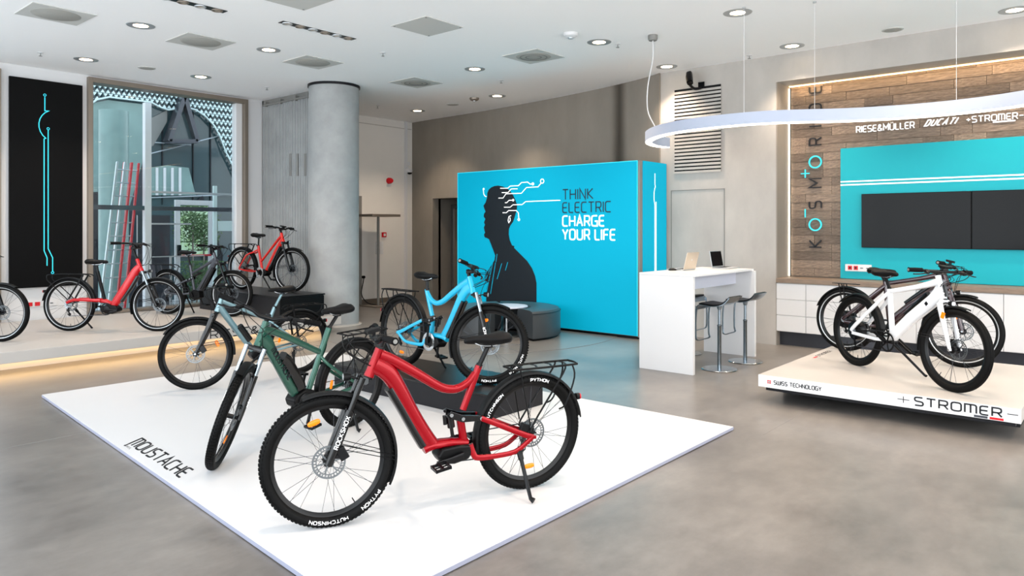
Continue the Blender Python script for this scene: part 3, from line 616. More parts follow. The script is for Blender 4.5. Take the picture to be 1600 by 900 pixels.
# vertical name in single letters, reading upwards
sg = thing('vertical_wall_lettering', 'slim letters reading upwards on the wooden niche wall, round ones cyan', 'sign', (0, 0, 0))
XN = 10.665
def vl(ch, zc, m, h=.165, th=.019, yc=3.46):
    w = G[ch][0]*h/6
    f = flat((XN, yc-h/2, zc-w/2), (0, 0, 1), (0, 1, 0), (-1, 0, 0)); mb = MB()
    for p in G[ch][1]: strokes(mb, [(x*h/6, y*h/6) for x, y in p], th, f, -.012, .004)
    mb.build('letter', m, sg, False)
for ch, py, m in (('K', 381, 'ink'), ('o', 351, 'inkc'), ('S', 320, 'ink'), ('M', 286, 'ink'), ('o', 253, 'inkc'), ('R', 221, 'ink'), ('I', 197, 'ink'), ('D', 168, 'ink'), ('E', 140, 'ink')):
    vl(ch, onX(1275, py, XN).z, m)
f = flat((XN, 3.60, onX(1275, 334, XN).z), (0, 0, 1), (0, 1, 0), (-1, 0, 0)); mb = MB(); strokes(mb, [(-.05, 0), (.07, 0)], .014, f, -.012, .004); mb.build('dash', 'inkc', sg, False)
f = flat((XN, 3.60, onX(1262, 271, XN).z), (0, 0, 1), (0, 1, 0), (-1, 0, 0)); mb = MB(); strokes(mb, [(-.06, 0), (.06, 0)], .014, f, -.012, .004); strokes(mb, [(0, -.06), (0, .06)], .014, f, -.012, .0045); mb.build('plus', 'inkc', sg, False)
def wallword(nm, s, y0, y1, z, h, th, lab, wide, shear=0, gap=1.5):
    k = (y0-y1)/(textw(s, gap)*h/6); mb = MB(); text(mb, s, flat((10.672, y0, z), (0, -1, 0), (0, 0, 1), (-1, 0, 0)), h, th, -.014, .006, gap=gap, wide=k, shear=shear)
    return tag(mb.build(nm, 'ltr', None, False), lab, 'sign')
wallword('brand_lettering', 'RIESE&MÜLLER', 2.91, 2.20, 2.972, .082, .012, 'white capital lettering with an ampersand, leftmost of three words above the cyan panel', 1)
wallword('brand_lettering', 'DUCATI', 2.08, 1.74, 2.985, .075, .014, 'white bold slanted lettering, middle one of three words above the cyan panel', 1, .6, 2.6)
o = wallword('brand_lettering', '+STROmER-', 1.61, 1.02, 2.985, .072, .011, 'white angular lettering with plus and minus, rightmost of three words above the cyan panel', 1)
MB().box(10.664, 10.672, 1.10, 1.33, 2.955, 2.972).build('underline', 'ltr', o, False)

# ================================================================== CYAN LIGHT BOX
lbx = thing('cyan_light_box', 'big backlit cyan box wall with a head silhouette and white slogan', 'light box', (0, 0, 0))
MB().box(9.40, 10.12, 5.60, 9.33, .04, 2.64).box(9.385, 9.47, 5.57, 5.60, .03, 2.66).build('housing', 'grey', lbx, False)
MB().box(9.37, 9.40, 5.60, 9.36, .05, 2.66).build('front_print', 'cyan', lbx, False)
MB().box(9.47, 10.16, 5.55, 5.60, .05, 2.66).build('side_print', 'cyan', lbx, False)
MB().box(9.42, 10.1, 5.62, 9.3, 0, .05).build('foot', 'blk', lbx, False)
MB().box(9.367, 9.372, 5.597, 5.605, .05, 2.66).box(9.367, 9.372, 9.352, 9.362, .05, 2.66).box(9.367, 9.372, 5.6, 9.36, 2.652, 2.662).build('edge_trim', 'inkc', lbx, False)
XB = 9.366
def fb(px, py): p = onX(px, py, XB); return (-p.y, p.z)
FB = flat((XB, 0, 0), (0, -1, 0), (0, 0, 1), (-1, 0, 0))
for i, (s, m, yy) in enumerate((('THINK', 'inkb', 2.115), ('ELECTRIC', 'inkb', 1.905), ('CHARGE', 'inkw', 1.69), ('YOUR LIFE', 'inkw', 1.475))):
    mb = MB(); wid = {'THINK': .58, 'ELECTRIC': .91, 'CHARGE': .79, 'YOUR LIFE': .99}[s]; h = .158
    text(mb, s, lambda u, v, d: FB(u-6.975, v+yy, d), h, .020 if i < 2 else .022, -.002, .001+.0003*i, gap=1.5, space=2.5, wide=wid/(textw(s, 1.5, 2.5)*h/6)); mb.build('slogan_line', m, lbx, False)
Z7 = lambda x, y: fb(740+x/7.5, 270+y/7.5)
sil = [Z7(*p) for p in ((160, 240), (175, 200), (205, 172), (245, 155), (290, 150), (340, 160), (390, 180), (430, 215), (465, 265), (490, 320), (508, 370), (508, 420), (492, 480), (478, 530), (462, 575), (430, 620), (415, 660), (412, 720), (425, 790), (450, 850), (480, 860))]
z2 = lambda x, y: fb(720+x/4.09, 260+y/4.09)
sil += [z2(*p) for p in ((340, 520), (385, 565), (425, 605), (455, 650), (475, 700), (484, 745), (484, 905), (160, 905), (165, 780), (175, 740), (150, 730), (165, 680), (190, 640), (215, 600), (220, 570), (205, 530), (190, 490), (180, 465), (160, 455))]
sil += [Z7(*p) for p in ((140, 765), (125, 745), (122, 720), (135, 700), (128, 680), (120, 640), (133, 610), (122, 580), (138, 540), (118, 515), (122, 480), (140, 455), (125, 420), (115, 385), (140, 350), (155, 300), (160, 270))]
mb = MB(); n = len(sil); mb.add([FB(u, v, .0006) for u, v in sil], [tuple(range(n))]); o = mb.build('silhouette_print', 'inks', lbx, False)
m_ = MB()
tri_l = [[(113, 185), (118, 245), (130, 270), (150, 280)], [(312, 182), (400, 182), (430, 155), (525, 152), (560, 115), (635, 108), (660, 132), (695, 132)], [(330, 232), (405, 230), (440, 190), (515, 188)], [(292, 296), (345, 296), (380, 246), (560, 240), (620, 172), (755, 165), (795, 118)],
         [(368, 350), (390, 350), (415, 322), (465, 320)], [(358, 403), (430, 403), (460, 375), (570, 372), (610, 337), (1015, 322)], [(340, 468), (385, 468), (412, 442), (500, 442), (525, 470), (530, 540)], [(440, 502), (415, 512), (405, 560), (412, 585), (430, 560), (428, 525)]]
for i, l in enumerate(tri_l): strokes(m_, [Z7(*p) for p in l], .0125, FB, -.001, .0012+.0002*i)
for c, r in (((804, 98), .035), ((695, 130), .018), ((530, 548), .018), ((465, 320), .014), ((118, 190), .012)):
    q = ring(*Z7(*c), r, 16); strokes(m_, q+q[:1], .013, FB, -.001, .003)
m_.build('circuit_lines', 'inkw', lbx, False)
mb = MB(); FSd = flat((0, 5.549, 0), (1, 0, 0), (0, 0, 1), (0, -1, 0))
strokes(mb, [(9.80, 2.49), (9.80, 2.32)]+_arc(9.87, 2.14, .10, .18, 125, 225, 6)+[(9.80, 1.96), (9.80, .1)], .014, FSd, -.001, .002); strokes(mb, [(9.835, 2.06), (9.835, .1)], .014, FSd, -.001, .002); mb.build('side_circuit_line', 'inkw', lbx, False)
# pale streaks on the shirt
mb = MB()
for a, b in (((205, 610), (165, 800)), ((232, 560), (225, 610)), ((222, 615), (190, 815)), ((262, 620), (232, 720)), ((300, 612), (285, 665)), ((190, 650), (155, 730))): strokes(mb, [z2(*a), z2(*b)], .012, FB, 0, .0014)
mb.build('light_streaks', 'cyan', lbx, False)
L = bpy.data.lights.new('light_box_glow', 'AREA'); L.shape = 'RECTANGLE'; L.size = 2.5; L.size_y = 3.7; L.energy = 9; L.color = (.05, .75, 1)
q = bpy.data.objects.new('light_box_glow', L); COL.objects.link(q); q.parent = lbx; q.location = (9.33, 7.48, 1.35); q.rotation_euler = (0, R_(90), 0)

# ================================================================== POUF RING WITH TABLE
pc = (8.50, 7.42)
pf = thing('ring_pouf', 'round grey leather seating ring in front of the cyan light box', 'pouf', (pc[0], pc[1], 0))
prof = [(.36, .04), (.36, .40), (.39, .435), (.45, .445), (.75, .445), (.81, .43), (.84, .39), (.84, .04)]
for a0, a1 in ((-1.95, .85), (.95, 3.35)):
    MB().lathe(prof, 40, a0=a0, a1=a1, closed=True).build('seat_segment', 'wleath', pf, True)
    MB().lathe([(.838, .392), (.846, .397), (.838, .402)], 40, a0=a0, a1=a1, closed=True).build('piping', 'dgrey', pf)
    MB().lathe([(.40, 0), (.80, 0), (.80, .04), (.40, .04)], 40, a0=a0+.03, a1=a1-.03, closed=True).build('foot_plinth', 'blk', pf, False)
t = thing('round_side_table', 'low round table with pale top inside the seating ring', 'table', (pc[0], pc[1], 0))
MB().lathe([(.001, .43), (.33, .43), (.335, .44), (.33, .45), (.001, .45)], 48).build('table_top', 'edge', t); MB().lathe([(.001, 0), (.2, 0), (.2, .02), (.04, .03), (.035, .43), (.001, .43)], 32).build('pedestal', 'steel', t)

# ================================================================== WHITE HIGH DESK
t = thing('white_high_desk', 'white slab-sided high desk with two laptops on top', 'desk', (0, 0, 0))
MB().box(7.49, 7.54, 3.76, 4.45, 0, 1.105).build('side_panel', 'white', t, False, .002); MB().box(9.08, 9.13, 3.70, 4.40, 0, 1.105).build('side_panel', 'white', t, False, .002)
MB().box(7.49, 9.13, 3.73, 4.45, 1.106, 1.13).build('desk_top', 'white', t, False, .002); MB().box(7.54, 9.08, 3.95, 4.35, .93, 1.105).build('cable_tray', 'edge', t, False, .003)
def laptop(x, y, rz, label, lid, scr, ang):
    t = thing('laptop', label, 'laptop', (x, y, 1.131), rz)
    MB().box(-.16, .16, -.115, .115, 0, .014).build('base', 'silv', t, False, .004)
    kb = MB()
    for i in range(12):
        for k in range(4): kb.box(-.135+i*.023, -.135+i*.023+.018, -.01+k*.026, .01+k*.026, .014, .016)
    o = kb.build('keyboard', 'blk', t, False); o['kind'] = 'stuff'
    MB().box(-.05, .05, -.095, -.035, .014, .0145).build('touchpad', 'edge', t, False)
    H_ = Matrix.Translation((0, .112, .014)) @ Matrix.Rotation(R_(ang), 4, 'X')
    MB().box(-.16, .16, -.0, .008, 0, .215).build('lid', lid, t, False, .003, H_); MB().box(-.15, .15, -.0012, 0, .012, .205).build('screen', scr, t, False, 0, H_)
    if lid == 'lapg': MB().lathe([(.001, 0), (.012, 0), (.012, .0008), (.001, .0008)], 20, Matrix.Translation((0, .0085, .12)) @ Matrix.Rotation(-math.pi/2, 4, 'X')).build('lid_emblem', 'white', t, True, 0, H_)
laptop(8.30, 4.33, R_(180), 'champagne laptop seen from behind its open lid, left on the high desk', 'lapg', 'screen', -14)
laptop(9.0, 4.05, R_(-2), 'silver laptop with dark screen facing the camera, right on the high desk', 'silv', 'screen', -10)
t = thing('computer_mouse', 'black computer mouse left of the champagne laptop', 'mouse', (8.08, 4.33, 1.131), 2.2)
MB().tube(sm([(-.05, 0, .006), (-.03, 0, .012), (0, 0, .016), (.03, 0, .013), (.05, 0, .006)], 3), interp([(.006, .004), (.026, .012), (.03, .016), (.028, .013), (.008, .004)], 13), 14, (0, 1, 0)).build('shell', 'blk', t)
MB().lathe([(.001, -.003), (.008, -.003), (.008, .003), (.001, .003)], 12, Matrix.Translation((.025, 0, .026)) @ RX).build('scroll_wheel', 'grey', t)
# bar stools
SM = {}
def stool_meshes():
    SM['base'] = MB().lathe([(.001, .0), (.20, .0), (.205, .006), (.20, .012), (.04, .018), (.001, .018)], 48).mesh('base', 'steel')
    SM['column'] = MB().lathe([(.023, .018), (.023, .50), (.026, .505), (.026, .52), (.016, .525), (.016, .70), (.024, .705), (.03, .74), (.001, .74)], 20).mesh('column', 'chrome')
    prof = sm([(-.20, 0, .86), (-.15, 0, .80), (-.09, 0, .765), (0, 0, .75), (.10, 0, .755), (.16, 0, .76), (.19, 0, .745), (.20, 0, .70)], 4)
    SM['frame'] = MB().tube(prof, (.185, .006), 8, (0, 1, 0), p=6).mesh('seat_frame', 'chrome')
    up = [q+Vector((0, 0, .014)) for q in prof[1:-6]]
    SM['seat'] = MB().tube(up, (.172, .010), 8, (0, 1, 0), p=5).mesh('seat_pad', 'blk')
    SM['foot'] = MB().tube(sm([(.20, -.17, .74), (.215, -.17, .6), (.215, -.17, .40), (.20, -.16, .34), (.20, 0, .335), (.20, .16, .34), (.215, .17, .40), (.215, .17, .6), (.20, .17, .74)], 4), (.011, .006), 8, (1, 0, 0), p=4).mesh('foot_loop', 'chrome')
stool_meshes()
for i, (x, y, rz, l) in enumerate(((8.02, 3.69, 90, 'black and chrome bar stool nearest the camera, before the open side of the desk'), (8.69, 3.66, 90, 'black and chrome bar stool at the right end before the desk'), (8.76, 4.50, -90, 'black and chrome bar stool behind the desk seen between the white sides'), (8.30, 4.66, -150, 'bar stool behind the desk whose chrome loop peeks out left of the white side'))):
    t = thing('bar_stool', l, 'bar stool', (x, y, 0), R_(rz), 'stools around the high desk')
    for k, nm in (('base', 'base'), ('column', 'column'), ('frame', 'seat_frame'), ('seat', 'seat_pad'), ('foot', 'foot_loop')): link(nm, SM[k], t)

# ================================================================== RING LAMP
rl = thing('ring_pendant_lamp', 'white curved ring lamp hanging on thin wires at the top right', 'pendant lamp', (0, 0, 0))
path = sm([(9.18, 5.02, 2.87), (8.90, 5.05, 2.87), (8.52, 4.94, 2.87), (8.20, 4.70, 2.87), (7.96, 4.42, 2.87), (7.80, 4.10, 2.87), (7.735, 3.80, 2.87), (7.72, 3.50, 2.87), (7.74, 3.22, 2.87), (7.82, 2.95, 2.87), (7.96, 2.70, 2.87), (8.13, 2.42, 2.87), (8.28, 2.05, 2.87), (8.36, 1.60, 2.87), (8.33, 1.15, 2.87), (8.19, .78, 2.87), (7.9, .35, 2.87), (7.4, 0, 2.87), (6.8, -.2, 2.87)], 5)
off = [p+Vector((.035, 0, 0)) for p in path]
def rect_sweep(pts, w, z0, z1):
    mb = MB(); n = len(pts); vs = []
    for i, p in enumerate(pts):
        T = (pts[min(i+1, n-1)]-pts[max(i-1, 0)]).normalized(); nn = Vector((-T.y, T.x, 0))
        for a, z in ((-w, z0), (w, z0), (w, z1), (-w, z1)): q = p+nn*a; vs.append((q.x, q.y, z))
    fs = [(i*4+j, i*4+(j+1) % 4, i*4+4+(j+1) % 4, i*4+4+j) for i in range(n-1) for j in range(4)]+[(3, 2, 1, 0), tuple(4*(n-1)+j for j in range(4))]
    return mb.add(vs, fs)
rect_sweep(off, .045, 2.80, 2.93).build('profile', 'pend', rl)
rect_sweep(off, .038, 2.79, 2.802).build('light_diffuser', 'led', rl)
for (x, y) in ((7.755, 3.28), (8.06, 2.62), (8.375, 1.35)):
    MB().tube([(x, y, 2.93), (x, y, 4.1)], .0022, 5, (1, 0, 0)).build('suspension_wire', 'white', rl); MB().lathe([(.001, 4.085), (.02, 4.085), (.02, 4.1), (.001, 4.1)], 14, Matrix.Translation((x, y, 0))).build('wire_anchor', 'silv', rl)
c0 = onZ(1020, 55, 4.1)
MB().tube(sm([(c0.x, c0.y, 4.05), (c0.x+.0, c0.y, 3.8), (c0.x-.02, c0.y+.06, 3.45), (c0.x-.02, c0.y+.06, 3.15), (8.03, 4.55, 2.93)], 6), .007, 7, (1, 0, 0)).build('power_cable', 'white', rl)
MB().lathe([(.001, 4.03), (.05, 4.03), (.06, 4.05), (.06, 4.1), (.001, 4.1)], 24, Matrix.Translation((c0.x, c0.y, 0))).build('ceiling_rose', 'grey', rl)

# ================================================================== SMALL WALL THINGS
t = thing('wall_camera', 'black security camera on a bracket above the louvre', 'security camera', (10.2, 4.98, 3.80))
MB().box(-.012, 0, -.05, .05, -.11, .07).build('wall_plate', 'blkm', t, False, .003); MB().tube(sm([(-.01, 0, -.02), (-.12, .06, -.04), (-.2, .10, .03), (-.2, .11, .09)], 4), .022, 8, (0, 0, 1)).build('bracket', 'blkm', t)
MB().tube([(-.30, .04, .02), (-.24, .08, .10), (-.12, .14, .19)], [(.045, .05), (.05, .055), (.045, .05)], 12, (0, 1, 0), p=3).build('body', 'blk', t); MB().tube([(-.315, .03, .0), (-.298, .04, .022)], .036, 14, (0, 1, 0)).build('lens', 'blkg', t)
t = thing('dome_camera', 'small white dome camera near the corner of the white wall', 'security camera', (11.05, 12.69, 2.98))
MB().box(-.06, .06, -.05, .01, .12, .20).build('mounting_box', 'white', t, False, .005); MB().tube([(0, -.02, .12), (0, -.05, .03)], .018, 8, (0, 1, 0)).build('arm', 'white', t)
MB().lathe([(.001, -.09), (.04, -.08), (.07, -.04), (.08, 0), (.06, .03), (.001, .04)], 20, Matrix.Translation((0, -.08, 0))).build('housing', 'white', t); MB().lathe([(.001, -.1), (.045, -.085), (.06, -.05), (.001, -.05)], 18, Matrix.Translation((0, -.10, -.0))).build('dome', 'blkg', t)
t = thing('alarm_bell', 'round red fire alarm sounder on the white wall', 'alarm', (10.52, 12.69, 2.72))
MB().lathe([(.001, .12), (.045, .11), (.065, .07), (.07, .0), (.001, .0)], 24, RX).build('sounder', 'redr', t); MB().box(-.05, .05, -.02, .01, -.13, -.07).build('back_box', 'white', t, False, .004)
t = thing('fire_call_point', 'small red square fire call point on the white wall', 'call point', (10.38, 12.69, 1.51)); MB().box(-.055, .055, -.03, .01, -.055, .055).build('body', 'redr', t, False, .006); MB().box(-.03, .03, -.034, -.03, -.03, .03).build('glass', 'white', t, False)
for i, x in enumerate((10.2, 10.32)):
    t = thing('light_switch_bank', ['column of three grey switches, left one below the call point', 'column of three white switches, right one below the call point'][i], 'switch', (x, 12.69, 1.22))
    MB().box(-.045, .045, -.008, .01, -.14, .14).build('plate', 'cpan' if not i else 'white', t, False, .004)
    for z in (-.09, 0, .09): MB().box(-.032, .032, -.016, -.008, z-.032, z+.032).build('rocker', 'white', t, False, .004)
# high table by the white wall
t = thing('high_bistro_table', 'slim brown high table with square top before the white wall', 'table', (9.83, 12.2, 0))
MB().box(-.40, .36, -.3, .3, 1.90, 1.95).build('table_top', 'bronze', t, False, .005); MB().tube([(0, 0, .02), (0, 0, 1.9)], .028, 14, (1, 0, 0)).build('pole', 'grey', t); MB().box(-.28, .28, -.28, .28, 0, .02).build('foot_plate', 'bronze', t, False, .004)
t = thing('power_cord', 'black power cord hanging from a wall socket behind the high table', 'cord', (0, 0, 0))
MB().tube(sm([(9.78, 12.62, .58), (9.70, 12.55, .48), (9.62, 12.5, .25), (9.68, 12.4, .08), (9.80, 12.30, .03), (10.1, 12.15, .012)], 5), .01, 6, (1, 0, 0)).build('cable', 'blk', t); MB().lathe([(.001, .0), (.03, .0), (.03, .06), (.001, .06)], 14, Matrix.Translation((9.79, 12.68, .6)) @ RX).build('plug', 'blk', t)
# ================================================================== BICYCLES (local: x forward, y left, z up, origin under the rear axle)
TR = {}
WR = Matrix.Rotation(-math.pi/2, 4, 'X')     # wheel lathe: local z -> +y
def wheel_meshes(R, w, knob, light):
    key = (R, w, knob, light)
    if key in TR: return TR[key]
    d = {}; rt = w/2; rc = R-rt*1.0
    mb = MB()
    prof = [(rc+rt*.98*math.cos(a), rt*1.06*math.sin(a)) for a in [2*math.pi*i/14 for i in range(14)]]
    mb.lathe(prof, 72, WR, closed=True)
    if knob:
        n = 96
        for i in range(n):
            for row, (ang, hw, hl) in enumerate(((-52, .005, .007), (-18, .006, .006), (18, .006, .006), (52, .005, .007))):
                a = 2*math.pi*(i+(.5 if row in (1, 2) else 0))/n; b = R_(ang)
                M_ = Matrix.Rotation(a, 4, 'Z') @ Matrix.Translation((rc, 0, 0)) @ Matrix.Rotation(-b, 4, 'Y') @ Matrix.Translation((rt, 0, 0))
                mb.box(-.003, .0035, -hl, hl, -hw, hw, WR @ M_)
    else:
        for z in (-.012, 0, .012): mb.lathe([(R-.001-abs(z)*.15, z-.004), (R+.0015-abs(z)*.15, z-.003), (R+.0015-abs(z)*.15, z+.003), (R-.001-abs(z)*.15, z+.004)], 72, WR, closed=True)
    d['tyre'] = mb.mesh('tyre', 'rub')
    ri = R-w+.004
    d['rim'] = MB().lathe([(ri, -.014), (ri-.006, -.012), (ri-.020, -.004), (ri-.021, .004), (ri-.006, .012), (ri, .014)], 64, WR, closed=True).mesh('rim', 'rim')
    d['stripe'] = MB().lathe([(rc-rt*.45, s*(rt*.97)) for s in (1,)]+[(rc-rt*.75, rt*.86), (rc-rt*.75, rt*.80), (rc-rt*.45, rt*.90)], 64, WR, closed=True).lathe([(rc-rt*.45, -rt*.97), (rc-rt*.75, -rt*.86), (rc-rt*.75, -rt*.80), (rc-rt*.45, -rt*.90)], 64, WR, closed=True).mesh('reflective_stripe', 'silv')
    d['spokes'] = []
    for side in (1, -1):
        for dr in (1, -1):
            a = R_(78*dr); p0 = Vector((.026*math.cos(a), side*.026, .026*math.sin(a))); p1 = Vector(((ri-.018)*math.cos(R_(6*dr)), side*.002, (ri-.018)*math.sin(R_(6*dr))))
            d['spokes'].append(MB().tube([p0, p1], .00125, 4, (0, 1, 0), cap=False).mesh('spoke', 'spoke'))
    d['hub'] = MB().lathe([(.001, -.05), (.012, -.05), (.012, -.032), (.030, -.030), (.030, -.025), (.016, -.02), (.016, .02), (.030, .025), (.030, .03), (.012, .032), (.012, .05), (.001, .05)], 20, WR).mesh('hub', 'blkm')
    d['bighub'] = MB().lathe([(.001, -.05), (.04, -.045), (.095, -.036), (.10, -.02), (.10, .02), (.095, .036), (.04, .045), (.001, .05)], 32, WR).mesh('hub_motor', 'blkm')
    mb = MB()
    mb.lathe([(.080, -.001), (.090, -.001), (.090, .001), (.080, .001)], 48, WR @ Matrix.Translation((0, 0, .036)), closed=True); mb.lathe([(.064, -.001), (.069, -.001), (.069, .001), (.064, .001)], 48, WR @ Matrix.Translation((0, 0, .036)), closed=True)
    for i in range(30):
        a = 2*math.pi*i/30; M_ = WR @ Matrix.Translation((0, 0, .036)) @ Matrix.Rotation(a, 4, 'Z'); mb.box(.068, .081, -.0028, .0028, -.001, .001, M_)
    for i in range(6):
        a = 2*math.pi*i/6; M_ = WR @ Matrix.Translation((0, 0, .036)) @ Matrix.Rotation(a, 4, 'Z') @ Matrix.Rotation(.35, 4, 'Z'); mb.box(.02, .066, -.0045, .0045, -.001, .001, M_)
    d['rotor'] = mb.mesh('brake_rotor', 'rotorm')
    d['valve'] = MB().tube([(ri-.02, 0, 0), (ri-.05, 0, 0)], .003, 6, (0, 1, 0)).mesh('valve', 'blk')
    refl = MB().tube(sm([(-.035, 0, 0), (-.02, 0, 0), (.02, 0, 0), (.035, 0, 0)], 2), [(.004, .006), (.005, .012), (.005, .015), (.005, .016), (.005, .015), (.005, .012), (.004, .006)], 10, (0, 1, 0))
    d['refl'] = refl.mesh('spoke_reflector', 'orange')
    TR[key] = d; return d
def wheel(name, root, mtx, R, w, knob, light, rot=0, words=(), refl=None, big=False, ns=28):
    d = wheel_meshes(R, w, knob, light)
    o = link(name, d['rim'], root, mtx)
    link('tyre', d['tyre'], o)
    if light: link('reflective_stripe', d['stripe'], o)
    link('hub', d['bighub'] if big else d['hub'], o); link('brake_rotor', d['rotor'], o, Matrix.Rotation(rot, 4, 'Y'))
    for i in range(ns):
        k = (0 if i % 2 else 2)+(1 if (i//2) % 2 else 0)
        link('spoke', d['spokes'][k], o, Matrix.Rotation(2*math.pi*i/ns+rot, 4, 'Y'))
    link('valve', d['valve'], o, Matrix.Rotation(rot+1.2, 4, 'Y'))
    if refl is not None:
        for a in refl: link('spoke_reflector', d['refl'], o, Matrix.Rotation(-R_(a), 4, 'Y') @ Matrix.Translation((R*.62, 0, 0)) @ Matrix.Rotation(math.pi/2, 4, 'Y'))
    rt = w/2; rc = R-rt
    for s, a0, side, hh, m in words:
        # lettering on the tyre wall; a0 = start angle (deg, from forward, up positive)
        mb = MB()
        def F(u, v, dd, side=side, a0=a0, hh=hh):
            r0 = rc-hh/2+v; a = R_(a0)+side*u/rc
            y = side*(rt*1.06*math.sqrt(max(.05, 1-((r0-rc)/rt)**2))+.0012+dd)
            return Vector((r0*math.cos(a), y, r0*math.sin(a)))
        text(mb, s, F, hh, hh*.17, -.001, .0008, gap=1.6, wide=1.5); mb.build('tyre_lettering', m, o, False)
    return o
def fender(name, root, mtx, R, a0, a1, w=.062, m='blk'):
    # arc mudguard around the wheel axis; angles in degrees from forward, up positive
    mb = MB(); n = 34; r = R+.018
    prof = [(-w/2, -.016), (-w/2*.85, -.005), (0, 0), (w/2*.85, -.005), (w/2, -.016)]
    vs = []; k = len(prof)
    for i in range(n+1):
        a = R_(a0+(a1-a0)*i/n)
        for y, dr in prof: vs.append(((r+dr)*math.cos(a), y, (r+dr)*math.sin(a)))
        for y, dr in reversed(prof): vs.append(((r+dr+.0035)*math.cos(a), y, (r+dr+.0035)*math.sin(a)))
    kk = 2*k; fs = [(i*kk+j, i*kk+(j+1) % kk, (i+1)*kk+(j+1) % kk, (i+1)*kk+j) for i in range(n) for j in range(kk)]+[tuple(range(kk-1, -1, -1)), tuple(n*kk+j for j in range(kk))]
    return mb.add(vs, fs).build(name, m, root, True, 0, mtx)
SAD = None
def saddle_mesh():
    global SAD
    if SAD: return SAD
    mb = MB(); st = [(-.135, .03, -.012, .018), (-.132, .052, .004, .026), (-.115, .070, .012, .032), (-.085, .076, .012, .034), (-.05, .068, .006, .032), (-.01, .048, .002, .028), (.04, .032, .002, .024), (.09, .024, .002, .022), (.12, .020, -.001, .018), (.135, .012, -.006, .012), (.14, .004, -.01, .006)]
    vs = []; n = 16
    for x, w, z, t in st:
        for j in range(n):
            a = 2*math.pi*j/n; y = w*math.cos(a); zz = math.sin(a)
            dz = z+(zz*t*.6 if zz > 0 else zz*t*1.5)-.012*(abs(y)/.076)**2-(.006*math.exp(-(y/.014)**2) if x < -.05 and zz > 0 else 0)
            vs.append((x, y, dz))
    k = len(st); mb.add(vs, [(i*n+j, (i+1)*n+j, (i+1)*n+(j+1) % n, i*n+(j+1) % n) for i in range(k-1) for j in range(n)]+[tuple(range(n)), tuple((k-1)*n+j for j in range(n-1, -1, -1))])
    SAD = mb.mesh('saddle', 'saddle'); return SAD
PED = {}
def pedal_mesh():
    if PED: return PED
    mb = MB()
    for a in ((-.045, .045, .012, .022, -.008, .008), (-.045, .045, .092, .102, -.008, .008), (-.048, -.038, .012, .102, -.009, .009), (.038, .048, .012, .102, -.009, .009), (-.008, .008, 0, .102, -.007, .007), (-.045, .045, .052, .058, -.004, .004)): mb.box(*a)
    PED['p'] = mb.mesh('pedal', 'blkm', False, .001)
    PED['arm'] = MB().tube([(0, 0, 0), (.08, .006, 0), (.17, .012, 0)], [(.008, .018), (.007, .013), (.008, .014)], 10, (0, 1, 0), p=3).mesh('crank_arm', 'blkm')
    mb = MB(); n = 38
    poly = [((.078+(.004 if i % 2 else 0))*math.cos(math.pi*i/n), (.078+(.004 if i % 2 else 0))*math.sin(math.pi*i/n)) for i in range(2*n)]
    mb.lathe([(.066, -.0015), (.080, -.0015), (.080, .0015), (.066, .0015)], 48, WR, closed=True)
    for i in range(38): mb.box(.079, .0845, -.002, .002, -.001, .001, WR @ Matrix.Rotation(2*math.pi*i/38, 4, 'Z'))
    for i in range(5): mb.box(.0, .068, -.008, .008, -.002, .002, WR @ Matrix.Rotation(2*math.pi*i/5, 4, 'Z'))
    PED['ring'] = mb.mesh('chainring', 'blkm')
    mb = MB(); z = 0
    for i in range(9): r = .055-.0045*i; mb.lathe([(.012, -.0012), (r, -.0012), (r, .0012), (.012, .0012)], 28, WR @ Matrix.Translation((0, 0, -.028-.0038*i)), closed=True)
    PED['cass'] = mb.mesh('cassette', 'steel')
    mb = MB()
    for zc in (0, -.055): mb.lathe([(.004, -.002), (.021, -.002), (.021, .002), (.004, .002)], 16, WR @ Matrix.Translation((0, 0, 0)) @ Matrix.Translation((0, -zc, 0)), closed=True)
    mb.tube([(0, .004, .01), (0, .004, -.065)], (.0015, .012), 4, (0, 1, 0)).tube([(0, -.004, .01), (0, -.004, -.065)], (.0015, .012), 4, (0, 1, 0)).tube([(.0, .0, .0), (.01, .012, .03), (0, .014, .055)], (.012, .014), 8, (0, 1, 0))
    PED['der'] = mb.mesh('derailleur', 'blkm')
    return PED
def rigid(o): return o
